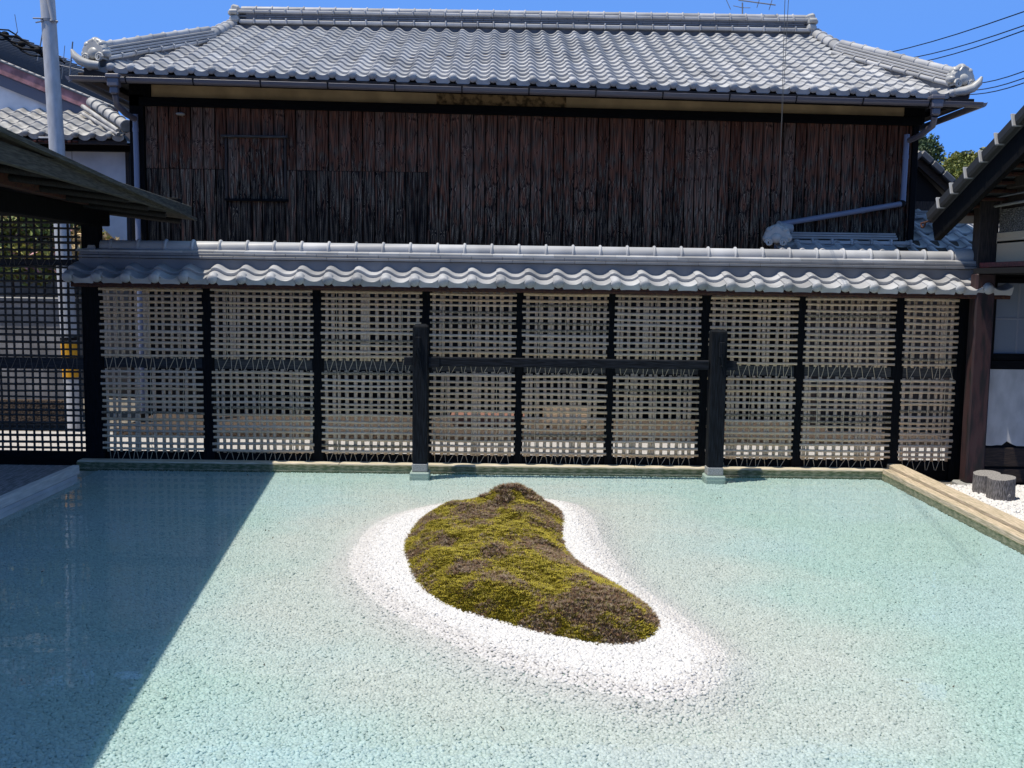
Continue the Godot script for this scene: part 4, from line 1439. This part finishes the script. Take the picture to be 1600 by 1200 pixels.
func lattice_fence():
	var t := thing("lattice_fence", "long bamboo lattice fence with black posts under a silver tile coping", "fence")
	var posts := [[-4.168, -3.972], [-2.993, -2.879], [-1.904, -1.796], [-0.833, -0.725], [0.1, 0.189], [1.008, 1.097], [1.93, 2.038], [2.885, 2.981], [3.854, 3.962], [4.474, 4.691]]
	for p in posts:
		bx("post", Vector3(p[0], -0.12, -10.24), Vector3(p[1], 1.84, -10.12), W.black_wood, t, 0.006)
	bx("top_beam", Vector3(-4.17, 1.752, -10.23), Vector3(4.87, 1.83, -10.135), W.black_wood_h, t, 0.0)
	var uprights := MB.new()
	for i in posts.size() - 1:
		var x0: float = posts[i][1]
		var x1: float = posts[i + 1][0]
		bx("rail", Vector3(x0, 0.952, -10.19), Vector3(x1, 1.052, -10.142), W.dark_rail if i == 0 else W.rail, t)
		bx("base_board", Vector3(x0, -0.10, -10.19), Vector3(x1, 0.112, -10.150), W.black_wood_h, t)
		for half in 2:
			var panel := node("lattice_panel", t)
			var ylo := 0.145 if half == 0 else 1.082
			var yhi := 0.915 if half == 0 else 1.725
			var n := 14 if half == 0 else 12
			var dy := (yhi - ylo) / (n - 1)
			for k in n:
				var wd := rng.randf_range(0.023, 0.031)
				var a := 0.018 + rng.randf_range(-0.01, 0.006)
				var c := 0.014 + rng.randf_range(-0.012, 0.006)
				var y := ylo + dy * k + rng.randf_range(-0.007, 0.007)
				var m: Material = W["bamboo%d" % (rng.randi() % 6)]
				if rng.randf() < 0.09: m = W.bamboo_old
				put("bamboo_strip", bamboo(x1 - x0 + a + c, wd, rng.randi()), m, panel, Transform3D(Basis.IDENTITY, Vector3(x0 - a, y, -10.116 if rng.randf() < 0.8 else -10.119)))
			# uprights of this panel
			var x := x0 + 0.028
			while x < x1 - 0.015:
				var wd := rng.randf_range(0.027, 0.038)
				var up := bamboo(yhi - ylo + rng.randf_range(0.06, 0.075), wd, rng.randi())
				uprights.st.append_from(up, 0, Transform3D(Basis(Vector3(0, 1, 0), Vector3(-1, 0, 0), Vector3(0, 0, 1)) * Basis(Vector3.BACK, rng.randf_range(-0.012, 0.012)), Vector3(x, ylo - 0.034, -10.134)))
				if rng.randf() < 0.16:
					x += wd * 1.05
				else:
					x += rng.randf_range(0.060, 0.088)
			# rough twine knots running down the panel
			var tw := MB.new()
			for q in 3:
				var tx := lerpf(x0, x1, 0.16 + 0.32 * q) + rng.randf_range(-0.02, 0.02)
				var path := []
				for s in 14:
					path.append(Vector3(tx + rng.randf_range(-0.006, 0.006), lerpf(ylo - 0.02, yhi + 0.02, s / 13.0), -10.104 + (0.004 if s % 2 else -0.003)))
				tw.tube(path, 0.003, 5)
			put("binding_twine", tw.done(), W.cord, panel)
		lashings(t, x0, x1, 0.938, 1.066, -10.128)
		lashings(t, x0, x1, 0.02, 0.135, -10.14)
	var um := uprights.done()
	var uo := put("upright_strips", um, W.bamboo_v, t)
	uo.set_meta("kind", "stuff")
	# coping roof
	var w := 0.2747
	var e := 0.150
	var te := tile_mesh(w, e, true)
	var tm := tile_mesh(w, e, false)
	var sb := Basis(Vector3.RIGHT, atan(0.50))
	var d := sb * Vector3(0, 0, -1)
	for c in 2:
		for i in range(-1, 32):
			var o := Vector3(-3.891 + w * i, 1.800 + rng.randf_range(-0.002, 0.002), -9.835) + d * e * c
			var jb := sb * Basis.from_euler(Vector3(rng.randf_range(-0.008, 0.008), 0, rng.randf_range(-0.01, 0.01)))
			put("coping_tile", te if c == 0 else tm, W["tile%d" % [0, 1, 1, 2, 3, 0, 2][rng.randi() % 7]], t, Transform3D(jb, o))
	var b := MB.new()
	b.box(Vector3(0.35, 1.80, -9.93), Vector3(9.0, 0.025, 0.20), 0.0, sb)
	b.box(Vector3(0.35, 1.775, -9.855), Vector3(9.0, 0.03, 0.03), 0.0)
	put("eave_board", b.done(), W.rusty, t)
	b = MB.new()
	for sg in [-1.0, 1.0]:
		b.poly([Vector3(-4.2, 1.83, -10.2 + 0.22 * sg), Vector3(4.85, 1.83, -10.2 + 0.22 * sg), Vector3(4.85, 1.98, -10.2 + 0.05 * sg), Vector3(-4.2, 1.98, -10.2 + 0.05 * sg)], Vector3(0, 1, sg))
	b.poly([Vector3(-4.2, 1.83, -9.98), Vector3(4.85, 1.83, -9.98), Vector3(4.85, 1.83, -10.42), Vector3(-4.2, 1.83, -10.42)], Vector3.DOWN)
	put("roof_core", b.done(), W.black, t)
	b = MB.new()
	b.box(Vector3(0.35, 1.81, -10.44), Vector3(9.0, 0.05, 0.40), 0.01, Basis(Vector3.RIGHT, -atan(0.5)))
	put("rear_slope", b.done(), W.tile_dark, t)
	bx("plaster_joint", Vector3(-4.16, 1.90, -10.32), Vector3(4.70, 2.026, -10.072), W.tile_face, t, 0.0)
	for k in 3:
		var zf: float = [-10.035, -10.052, -10.062][k]
		var x := -4.16 - 0.1 * k
		var j := 0
		while x < 4.68:
			var x2 := minf(x + 0.302, 4.70)
			b = MB.new()
			if k < 2:
				b.box(Vector3((maxf(x, -4.15) + x2) * 0.5, 2.043 + 0.028 * k, (zf - 10.365) * 0.5), Vector3(x2 - maxf(x, -4.15) - 0.002, 0.025, 0.33 + zf + 10.035), 0.003)
			else:
				b.extrude([Vector2(0, 0), Vector2(0.135, 0.0), Vector2(0.135, 0.05), Vector2(0, 0.02)], Vector3(maxf(x, -4.15) + 0.001, 2.085, zf), Vector3(0, 0, -1), Vector3.UP, Vector3(x2 - maxf(x, -4.15) - 0.002, 0, 0))
				b.extrude([Vector2(0, 0), Vector2(0.135, 0.0), Vector2(0.135, 0.05), Vector2(0, 0.02)], Vector3(maxf(x, -4.15) + 0.001, 2.085, -10.34), Vector3(0, 0, 1), Vector3.UP, Vector3(x2 - maxf(x, -4.15) - 0.002, 0, 0))
			put("ridge_course", b.done(), W.tile_face if k < 2 else W["tile%d" % [3, 0, 2, 1][j % 4]], t)
			x = x2
			j += 1
	for i in 33:
		var xx := -4.12 + 0.2672 * i
		if xx > 4.5: break
		put("ridge_tile", roll_tile(Vector3(xx - 0.012, 2.140, -10.2), Vector3(xx + 0.2552, 2.140, -10.2), 0.066), W["tile%d" % [0, 1, 2, 4, 1][i % 5]], t)
	b = MB.new()
	b.tube([Vector3(4.42, 2.15, -10.2), Vector3(4.58, 2.15, -10.2), Vector3(4.66, 2.15, -10.2), Vector3(4.70, 2.15, -10.2)], [0.082, 0.088, 0.08, 0.045], 16)
	put("ridge_end_cap", b.done(), W.tile4, t)
	b = MB.new()
	b.extrude([Vector2(-4.20, 2.09), Vector2(-4.0, 2.09), Vector2(-4.02, 2.15), Vector2(-4.08, 2.15), Vector2(-4.09, 2.12), Vector2(-4.20, 2.11)], Vector3(0, 0, -10.25), Vector3.RIGHT, Vector3.UP, Vector3(0, 0, 0.15))
	put("ridge_end_cap", b.done(), W.tile3, t)
	bx("eave_end_board", Vector3(4.80, 1.755, -10.3), Vector3(4.84, 1.80, -9.86), W.black_wood, t)

# ---------------------------------------------------------------- the taller screen under the passage roof, at left
func passage_screen():
	var t := thing("passage_screen", "tall dark backlit bamboo screen under the left passage roof", "fence")
	var x0 := -6.0
	var x1 := -4.17
	bx("post", Vector3(x0 - 0.15, -0.1, -10.24), Vector3(x0, 2.5, -10.12), W.black_wood, t)
	bx("post", Vector3(-4.155, 1.845, -10.235), Vector3(-3.985, 2.40, -10.125), W.black_wood, t)
	var zones := [[0.14, 0.905, 13], [1.06, 1.925, 14], [2.03, 2.50, 8]]
	bx("rail", Vector3(x0, 0.926, -10.19), Vector3(x1, 1.037, -10.142), W.dark_rail, t)
	bx("rail", Vector3(x0, 1.944, -10.19), Vector3(x1, 2.008, -10.142), W.dark_rail, t)
	bx("base_board", Vector3(x0, -0.10, -10.19), Vector3(x1, 0.10, -10.150), W.black_wood_h, t)
	for z in zones:
		var panel := node("lattice_panel", t)
		for k in z[2]:
			var y: float = lerpf(z[0], z[1], k / float(z[2] - 1)) + rng.randf_range(-0.006, 0.006)
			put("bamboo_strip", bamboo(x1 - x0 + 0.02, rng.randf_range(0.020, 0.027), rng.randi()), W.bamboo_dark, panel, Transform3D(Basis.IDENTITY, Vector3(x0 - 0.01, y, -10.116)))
		var x := x0 + 0.03
		while x < x1 - 0.02:
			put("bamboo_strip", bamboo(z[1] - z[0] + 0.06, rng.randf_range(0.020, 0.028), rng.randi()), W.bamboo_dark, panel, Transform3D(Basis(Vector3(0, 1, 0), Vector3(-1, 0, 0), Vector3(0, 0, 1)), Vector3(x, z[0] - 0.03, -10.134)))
			x += rng.randf_range(0.072, 0.09)
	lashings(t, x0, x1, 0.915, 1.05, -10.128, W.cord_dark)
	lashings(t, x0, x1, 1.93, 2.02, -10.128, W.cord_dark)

func eave_at(z: float) -> Vector3:
	return Vector3(-2.66 - 0.0964 * (-5.2 - z), 2.62 - 0.0345 * (-5.2 - z), z)

func passage_roof():
	var t := thing("passage_roof", "low board roof over the left passage with weathered fascia", "roof")
	var zs := [-10.7, -1.6]
	var a := eave_at(zs[0])
	var c := eave_at(zs[1])
	var up := Vector3(-4.6, 0.5, 0)
	# roof boards
	var n := 12
	for i in n:
		var f0 := i / float(n)
		var f1 := (i + 0.985) / float(n)
		var b := MB.new()
		var p0 := a + up * f0
		var p1 := a + up * f1
		var q0 := c + up * f0
		var q1 := c + up * f1
		var th := Vector3(0, 0.028, 0)
		b.poly([p0 + th, p1 + th, q1 + th, q0 + th], Vector3.UP)
		b.poly([p0, p1, q1, q0], Vector3.DOWN)
		b.poly([p0, q0, q0 + th, p0 + th], Vector3.RIGHT)
		b.poly([p1, q1, q1 + th, p1 + th], Vector3.LEFT)
		b.poly([p0, p1, p1 + th, p0 + th], Vector3.FORWARD)
		b.poly([q0, q1, q1 + th, q0 + th], Vector3.BACK)
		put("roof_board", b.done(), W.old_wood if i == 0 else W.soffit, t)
	var dir := (c - a).normalized()
	var l := a.distance_to(c)
	var bs := Basis(dir.cross(Vector3.UP).normalized(), Vector3.UP, -dir)
	bs = Basis(Vector3.UP.cross(-dir).normalized() * -1.0, Vector3.UP, -dir).orthonormalized()
	var mid := (a + c) * 0.5
	var b := MB.new()
	b.box(mid + Vector3(-0.07, -0.068, 0), Vector3(0.035, 0.115, l - 0.02), 0.006, bs)
	put("fascia", b.done(), W.old_wood, t)
	b = MB.new()
	b.box(mid + Vector3(-0.14, -0.05, 0), Vector3(0.08, 0.05, l - 0.06), 0.004, bs)
	put("fascia_batten", b.done(), W.soffit, t)
	b = MB.new()
	b.box(mid + Vector3(-0.86, -0.02, 0), Vector3(0.09, 0.11, l - 0.6), 0.006, bs)
	put("purlin", b.done(), W.rusty, t)
	for i in 14:
		var z := -10.4 + i * 0.65
		var e := eave_at(z)
		b = MB.new()
		b.tube([e + Vector3(-0.1, -0.035, 0), e + up * 0.9 + Vector3(0, -0.035, 0)], 0.028, 4)
		put("rafter", b.done(), W.soffit, t)
	bx("girder", Vector3(-4.17, 2.345, -10.4), Vector3(-3.97, 2.52, -1.6), W.black_wood, t, 0.01)
	bx("cross_beam", Vector3(-6.9, 2.505, -10.24), Vector3(-3.2, 2.62, -10.13), W.black_wood_h, t, 0.008)
	for z in [-6.0, -2.0]:
		bx("passage_post", Vector3(-6.6, 0.1, z), Vector3(-6.45, 2.9, z + 0.15), W.black_wood, t, 0.008)

# ---------------------------------------------------------------- black timber frame standing in the pool
func trestle():
	var t := thing("black_timber_frame", "black wooden two post frame with cross bar standing in the pool", "frame")
	var xs := [[-0.872, -0.728], [1.958, 2.108]]
	for i in 2:
		var x0: float = xs[i][0]
		var x1: float = xs[i][1]
		var cx := (x0 + x1) * 0.5
		var h := 1.435 if i == 0 else 1.42
		var p := MB.new()
		p.box(Vector3(cx, 0.105 + (h - 0.125) * 0.5, -9.74), Vector3(x1 - x0, h - 0.125, 0.145), 0.008)
		# bevelled cap
		var y0 := h - 0.02
		var hw := (x1 - x0) * 0.5
		var top := []
		var low := []
		for q in [[-1, -1], [1, -1], [1, 1], [-1, 1]]:
			low.append(Vector3(cx + hw * q[0] * 0.985, y0, -9.74 + 0.071 * q[1]))
			top.append(Vector3(cx + hw * q[0] * 0.72, y0 + 0.022, -9.74 + 0.052 * q[1]))
		p.poly(top, Vector3.UP)
		for k in 4:
			var j := (k + 1) % 4
			p.poly([low[k], low[j], top[j], top[k]], Vector3.UP + (low[k] + low[j]) * 0.5 - Vector3(cx, y0, -9.74))
		var po := put("post", p.done(), W.trestle_v, t)
		var bs := MB.new()
		bs.box(Vector3(cx, 0.065, -9.74), Vector3(x1 - x0 + 0.004, 0.079, 0.15), 0.008)
		put("stone_foot", bs.done(), W.stone, t)
		bs = MB.new()
		bs.box(Vector3(cx, -0.03, -9.735), Vector3(x1 - x0 + 0.045, 0.11, 0.19), 0.012)
		put("stone_plinth", bs.done(), W.stone_wet, t)
		# latch stick hanging on the face, with its peg
		var sx := cx + (-0.02 if i == 0 else 0.02)
		var lk := MB.new()
		lk.box(Vector3(sx, h - 0.185, -9.655), Vector3(0.05, 0.14, 0.022), 0.004)
		lk.tube([Vector3(sx - 0.005, h - 0.22, -9.648), Vector3(sx + 0.045, h - 0.47, -9.656)], [0.016, 0.006], 6)
		lk.tube([Vector3(sx + 0.005, h - 0.34, -9.67), Vector3(sx + 0.005, h - 0.34, -9.64)], 0.010, 8)
		put("latch", lk.done(), W.trestle_v, t)
	bx("cross_bar", Vector3(-0.72, 1.040, -9.775), Vector3(1.95, 1.126, -9.70), W.trestle_h, t, 0.006)
	bx("bar_tenon", Vector3(-0.955, 1.045, -9.78), Vector3(-0.875, 1.122, -9.70), W.trestle_h, t, 0.005)
	bx("bar_collar", Vector3(-0.725, 1.028, -9.79), Vector3(-0.615, 1.13, -9.685), W.trestle_h, t, 0.006)
	bx("bar_tenon", Vector3(2.112, 1.038, -9.78), Vector3(2.21, 1.124, -9.70), W.trestle_h, t, 0.005)

# ---------------------------------------------------------------- timber edging of the pool, and the deck
func edging():
	var t := thing("back_timber_edging", "low weathered timber edging along the back of the pool", "edging")
	var xs := [-4.2, -1.62, 1.31, 3.86]
	for i in 3:
		bx("plank", Vector3(xs[i], 0.002, -10.118), Vector3(xs[i + 1] - 0.003, 0.040, -9.985), W.curb, t, 0.006)
	bx("wet_face", Vector3(-4.2, -0.10, -10.10), Vector3(3.84, 0.0, -9.978), W.algae, t, 0.0)
	bx("face_board", Vector3(-4.2, -0.014, -9.99), Vector3(3.84, 0.026, -9.973), W.algae, t, 0.003)
	t = thing("right_timber_edging", "stepped beige timber edging along the right side of the pool", "edging")
	bx("inner_plank", Vector3(3.752, -0.012, -9.97), Vector3(3.835, 0.055, -6.3), W.curb_z, t, 0.006)
	bx("inner_plank", Vector3(3.752, -0.012, -6.297), Vector3(3.835, 0.055, -1.3), W.curb_z, t, 0.006)
	bx("wet_face", Vector3(3.747, -0.10, -9.97), Vector3(3.83, 0.010, -1.3), W.algae, t, 0.002)
	bx("outer_plank", Vector3(3.842, -0.12, -10.11), Vector3(3.985, 0.085, -7.0), W.curb_z, t, 0.008)
	bx("outer_plank", Vector3(3.842, -0.12, -6.997), Vector3(3.985, 0.085, -1.3), W.curb_z, t, 0.008)
	t = thing("timber_deck", "low grey plank deck in shade at the left pool edge", "deck")
	for i in 8:
		bx("plank", Vector3(-3.995 - 0.245 * (i + 1), 0.055, -9.40), Vector3(-3.999 - 0.245 * i, 0.10, -1.3), W.deck, t, 0.004)
	bx("edge_beam", Vector3(-3.995, 0.02, -9.40), Vector3(-3.93, 0.104, -1.3), W.deck_edge, t, 0.006)
	bx("deck_skirt", Vector3(-4.03, -0.1, -9.38), Vector3(-3.945, 0.018, -1.3), W.white_wall, t, 0.0)
	bx("deck_skirt", Vector3(-6.2, -0.1, -9.38), Vector3(-4.04, 0.05, -9.34), W.deck, t, 0.0)

# ---------------------------------------------------------------- the island of moss
func moss_patch(x: float, z: float) -> float:
	# above zero: olive moss, below: brown heath; patches run along the island
	var u := x * 0.9 + (z + 6.7) * 0.30
	var v := x * 0.35 - (z + 6.7) * 0.42
	var n := noise.get_noise_2d(u * 1.6 + 5.0, v * 2.6) + 0.6 * noise.get_noise_2d(u * 5.0, v * 7.0 + 40.0)
	return n * 2.0 + 0.30 - 0.50 * smoothstep(-0.1, 0.45, x + (z + 6.6) * 0.10) - 0.55 * smoothstep(-7.6, -8.3, z)

func island_h(d: float, x: float, z: float) -> float:
	# d: depth inside the outline
	var h := 0.012 + 0.115 * (1.0 - pow(1.0 - clampf(d / 0.40, 0.0, 1.0), 2.2))
	h += 0.035 * noise.get_noise_2d(x * 2.6, z * 1.6) * clampf(d / 0.12, 0, 1)
	h += 0.007 * noise.get_noise_2d(x * 11.0, z * 11.0) * clampf(d / 0.08, 0, 1)
	h += 0.085 * exp(-(pow((x - 0.06) / 0.17, 2.0) + pow((z + 8.15) / 0.25, 2.0)))
	return h

func tuft(n: int, spread: float, lean: float, wd: float, sd: int) -> ArrayMesh:
	var r := RandomNumberGenerator.new()
	r.seed = sd
	var st := SurfaceTool.new()
	st.begin(Mesh.PRIMITIVE_TRIANGLES)
	st.set_smooth_group(-1)
	for i in n:
		var a := r.randf() * TAU
		var d := Vector3(cos(a), 0, sin(a))
		var s := Vector3(-d.z, 0, d.x) * wd * r.randf_range(0.7, 1.2)
		var o := d * spread * r.randf()
		var h := r.randf_range(0.6, 1.0)
		var m := o + d * lean * 0.35 * h + Vector3(0, h * 0.6, 0)
		var tip := o + d * lean * h + Vector3(0, h, 0)
		for p in [o - s * 0.7, o + s * 0.7, m + s, o - s * 0.7, m + s, m - s, m - s, m + s, tip]:
			st.add_vertex(p)
	st.generate_normals()
	return st.commit()

func moss_island():
	var t := thing("moss_island", "comma shaped mound of olive moss and brown heath in the pool", "moss mound")
	var poly := smooth_poly(island)
	var st := SurfaceTool.new()
	st.begin(Mesh.PRIMITIVE_TRIANGLES)
	st.set_smooth_group(0)
	var step := 0.035
	var nx := 52
	var nz := 106
	var pts := []
	var cols := []
	var ds := []
	for j in nz:
		for i in nx:
			var x := -0.82 + i * step
			var z := -8.58 + j * step
			var d := -sdf(poly, Vector2(x, z))
			ds.append(d)
			var y := island_h(d, x, z) if d > 0 else -0.01 + d * 1.2
			pts.append(Vector3(x, y, z))
			var m := moss_patch(x, z)
			cols.append(Color(0.055, 0.034, 0.024).lerp(Color(0.16, 0.13, 0.010), smoothstep(-0.25, 0.25, m)))
	for j in nz - 1:
		for i in nx - 1:
			var q := [j * nx + i, j * nx + i + 1, (j + 1) * nx + i + 1, (j + 1) * nx + i]
			if ds[q[0]] < -0.08 and ds[q[2]] < -0.08: continue
			for k in [0, 1, 2, 0, 2, 3]:
				st.set_color(cols[q[k]])
				st.add_vertex(pts[q[k]])
	st.generate_normals()
	st.index()
	var mm := mat(Color(1, 1, 1), 0.95, ntex(0.08, 4, 0.6, 1.0, 61), Vector3(3, 3, 3), true, 0.8)
	mm.vertex_color_use_as_albedo = true
	put("mound", st.commit(), mm, t)
	var moss := PackedFloat32Array()
	var heath := PackedFloat32Array()
	moss.resize(64000 * 16)
	heath.resize(30000 * 16)
	var nm := 0
	var nh := 0
	for k in 150000:
		var x := rng.randf_range(-0.75, 0.95)
		var z := rng.randf_range(-8.5, -4.95)
		var d := -sdf_fast(ds, nx, nz, step, x, z)
		d = -d
		if d < 0.008: continue
		var y := island_h(d, x, z)
		var m := moss_patch(x, z) + rng.randf_range(-0.45, 0.45)
		var bb := Basis(Vector3.UP, rng.randf() * TAU) * Basis(Vector3.RIGHT, rng.randf_range(-0.3, 0.3))
		if m > 0.0:
			if nm >= 62000: continue
			var s := rng.randf_range(0.010, 0.022)
			var c := Color(0.31, 0.25, 0.012).lerp(Color(0.21, 0.185, 0.012), rng.randf())
			if rng.randf() < 0.18: c = Color(0.38, 0.30, 0.02)
			if rng.randf() < 0.10: c = Color(0.10, 0.06, 0.025)
			push(moss, nm * 16, bb.scaled(Vector3(s, s * 0.9, s)), Vector3(x, y - 0.003, z), c * rng.randf_range(0.8, 1.2))
			nm += 1
		else:
			if nh >= 29000: continue
			if rng.randf() < 0.35: continue
			var s := rng.randf_range(0.013, 0.026)
			if Vector2((x - 0.06) / 0.25, (z + 8.12) / 0.3).length() < 1.0: s *= 1.6
			var c: Color = [Color(0.18, 0.10, 0.05), Color(0.14, 0.07, 0.032), Color(0.22, 0.15, 0.105), Color(0.16, 0.13, 0.03), Color(0.27, 0.21, 0.15)][rng.randi() % 5]
			push(heath, nh * 16, bb.scaled(Vector3(s, s, s)), Vector3(x, y - 0.004, z), c * rng.randf_range(0.75, 1.2))
			nh += 1
	moss.resize(nm * 16)
	heath.resize(nh * 16)
	many("moss", tuft(9, 0.5, 0.8, 0.16, 3), W.instance, moss, t)
	many("heath", tuft(9, 0.25, 0.7, 0.07, 4), W.instance, heath, t)

func sdf_fast(ds: Array, nx: int, nz: int, step: float, x: float, z: float) -> float:
	var fi := clampf((x + 0.82) / step, 0.0, nx - 1.001)
	var fj := clampf((z + 8.58) / step, 0.0, nz - 1.001)
	var i := int(fi)
	var j := int(fj)
	var a := fi - i
	var b := fj - j
	var k := j * nx + i
	return lerpf(lerpf(ds[k], ds[k + 1], a), lerpf(ds[k + nx], ds[k + nx + 1], a), b)

# ---------------------------------------------------------------- stumps, trees, poles, wires
func log_stumps():
	var lab := ["weathered grey log stump, taller and nearer the house wall", "weathered grey log stump in front with a pale knot"]
	var pos := [Vector3(4.50, -0.13, -9.38), Vector3(4.49, -0.13, -9.07)]
	for i in 2:
		var t := thing("log_stump", lab[i], "stump", pos[i], "grey log stumps in the white gravel")
		var b := MB.new()
		var rows := []
		var h: float = [0.265, 0.285][i]
		for j in 5:
			var row := []
			for k in 33:
				var a := TAU * (k % 32) / 32.0
				var r := 0.122 * (1.0 + 0.035 * sin(a * 3.0 + i) + 0.02 * sin(a * 7.0 + 2.0 * i) + 0.015 * sin(a * 15.0)) * (1.0 - 0.05 * j / 4.0)
				row.append(Vector3(cos(a) * r, h * j / 4.0 + (0.012 * cos(a + 0.6) if j == 4 else 0.0), sin(a) * r))
			rows.append(row)
		b.grid(rows, true, 0)
		put("trunk", b.done(), W.stump, t)
		b = MB.new()
		b.poly(rows[4].slice(0, 32), Vector3.UP)
		put("cut_face", b.done(), W.stump_top, t)
		if i == 1:
			b = MB.new()
			b.sphere(Vector3(0.02, 0.14, 0.105), Vector3(0.022, 0.018, 0.012))
			put("knot", b.done(), W.stump_top, t)

func trees():
	var spec := [[Vector3(16.9, 6.35, -46), Vector3(2.3, 2.3, 2.2), [Color(0.06, 0.105, 0.035), Color(0.08, 0.13, 0.04), Color(0.045, 0.08, 0.03)], "dark green broadleaf tree behind the charred building", 71],
		[Vector3(19.35, 6.1, -42), Vector3(1.75, 1.65, 1.8), [Color(0.20, 0.21, 0.035), Color(0.15, 0.175, 0.035), Color(0.23, 0.22, 0.05)], "yellow-green broadleaf tree beside the darker one", 72]]
	for s in spec:
		var t := thing("broadleaf_tree", s[3], "tree", Vector3.ZERO)
		var c: Vector3 = s[0]
		leaf_crown(t, c, s[1], 9000, 0.085, s[2], s[4])
		var b := MB.new()
		b.tube([Vector3(c.x, -0.15, c.z), Vector3(c.x + 0.1, 2.5, c.z), c], [0.3, 0.22, 0.08], 8)
		for k in 4:
			var a := k * 1.7
			b.tube([Vector3(c.x + 0.1, 3.0 + 0.4 * k, c.z), c + Vector3(cos(a) * 1.2, 0.3 + 0.2 * k, sin(a) * 1.2)], [0.12, 0.03], 6)
		put("trunk", b.done(), W.bark, t)

func poles_and_wires():
	var t := thing("utility_pole", "pale concrete utility pole with a yellow guard near its base", "pole")
	var p0 := Vector3(-5.31, -0.1, -12.6)
	var p1 := Vector3(-5.515, 5.9, -12.6)
	var b := MB.new()
	b.tube([p0, p1], [0.100, 0.082], 24)
	put("shaft", b.done(), W.concrete, t)
	b = MB.new()
	b.tube([p0.lerp(p1, 0.118), p0.lerp(p1, 0.19)], 0.104, 24)
	put("guard", b.done(), W.yellow, t)
	b = MB.new()
	b.tube([p0.lerp(p1, 0.193), p0.lerp(p1, 0.2)], 0.105, 24)
	put("guard_band", b.done(), W.black, t)
	var f := p0.lerp(p1, 0.825)
	b = MB.new()
	b.tube([f, f + Vector3(0, 0.03, 0)], 0.092, 24)
	b.tube([f + Vector3(-0.16, 0.03, 0.06), f + Vector3(-0.03, 0.02, 0.09)], 0.009, 6)
	b.tube([f + Vector3(-0.13, -0.02, 0.06), f + Vector3(-0.03, -0.01, 0.09)], 0.008, 6)
	b.tube([f + Vector3(0.05, 0.0, 0.08), f + Vector3(0.14, -0.01, 0.08)], 0.012, 6)
	put("clamp", b.done(), W.metal, t)
	b = MB.new()
	b.tube([p1 + Vector3(-0.02, 0.0, 0.09), p0.lerp(p1, 0.9) + Vector3(0.045, 0, 0.095), f + Vector3(0.085, 0.0, 0.07)], [0.02, 0.045, 0.028], 10)
	put("cable_sleeve", b.done(), W.concrete, t)
	for q in [[0.60, -1], [0.455, 1]]:
		var s := p0.lerp(p1, q[0])
		b = MB.new()
		b.tube([s, s + Vector3(0.21 * q[1], 0, 0)], 0.010, 8)
		put("step_bolt", b.done(), W.concrete, t)
	# antennas
	antenna("roof_antenna", "aerial standing on the ridge of the charred building", Vector3(3.80, 6.15, -17.15), Vector3(3.789, 6.41, -17.15), Vector3(3.72, 6.45, -17.15), Vector3(4.33, 6.38, -17.15), [[Vector3(3.51, 6.48, -17.15), Vector3(3.60, 6.30, -17.15)], [Vector3(3.79, 6.33, -17.15), Vector3(3.64, 6.36, -17.15)], [Vector3(3.79, 6.33, -17.15), Vector3(3.92, 6.33, -17.15)], [Vector3(4.05, 6.47, -17.05), Vector3(4.05, 6.36, -17.25)], [Vector3(4.25, 6.45, -17.05), Vector3(4.25, 6.33, -17.25)]])
	antenna("roof_antenna", "tall aerial with cross rods left of the silver roof corner", Vector3(-7.80, 4.6, -18.5), Vector3(-7.64, 5.93, -18.5), Vector3(-8.0, 5.55, -18.5), Vector3(-7.30, 5.40, -18.5), [[Vector3(-7.86, 5.2, -18.5), Vector3(-7.78, 5.86, -18.5)], [Vector3(-7.55, 5.1, -18.5), Vector3(-7.48, 5.65, -18.5)], [Vector3(-7.98, 5.72, -18.5), Vector3(-7.64, 5.60, -18.5)]])
	antenna("roof_antenna", "thin leaning aerial rod at the far left roof edge", Vector3(-8.49, 5.7, -19.0), Vector3(-8.30, 6.55, -19.0), Vector3(-8.95, 6.02, -19.0), Vector3(-8.83, 6.2, -19.0), [[Vector3(-8.83, 6.2, -19.0), Vector3(-8.87, 6.5, -19.0)]])
	# wires
	var ends := [[Vector3(10.453, 8.71, -32), Vector3(10.257, 7.257, -20)], [Vector3(11.435, 8.648, -32), Vector3(10.274, 6.998, -20)], [Vector3(11.638, 8.499, -32), Vector3(10.28, 6.916, -20)], [Vector3(13.822, 8.034, -32), Vector3(10.329, 6.169, -20)], [Vector3(13.833, 7.843, -32), Vector3(10.337, 6.038, -20)], [Vector3(13.839, 7.728, -32), Vector3(10.344, 5.943, -20)]]
	var said := ["topmost of the overhead wires above the right roof end", "second highest overhead wire at upper right", "third highest overhead wire at upper right", "upper wire of the lower three beside the right roof corner", "middle wire of the lower three beside the right roof corner", "lowest overhead wire beside the right roof corner"]
	for i in 6:
		b = MB.new()
		var path := []
		for k in 13:
			var f2 := k / 12.0 * 1.5 - 0.1
			path.append(ends[i][0].lerp(ends[i][1], f2) + Vector3(0, -0.12 * sin(clampf(f2, 0, 1) * PI), 0))
		b.tube(path, 0.013, 5)
		var o := put("overhead_wire", b.done(), W.black)
		tag(o, said[i], "wire", "overhead wires at upper right")
	for i in 2:
		b = MB.new()
		var a0 := Vector3(3.63 + 0.015 * i, 3.12, -13.86)
		var a1 := Vector3(2.381 - 0.03 * i, 4.271, -9.0)
		b.tube([a0, a0.lerp(a1, 0.5), a1, a0.lerp(a1, 1.6)], 0.003, 5)
		var o := put("drop_wire", b.done(), W.metal)
		tag(o, ["thin dark drop wire crossing the silver roof at right", "second thin wire close beside the drop wire at right"][i], "wire")
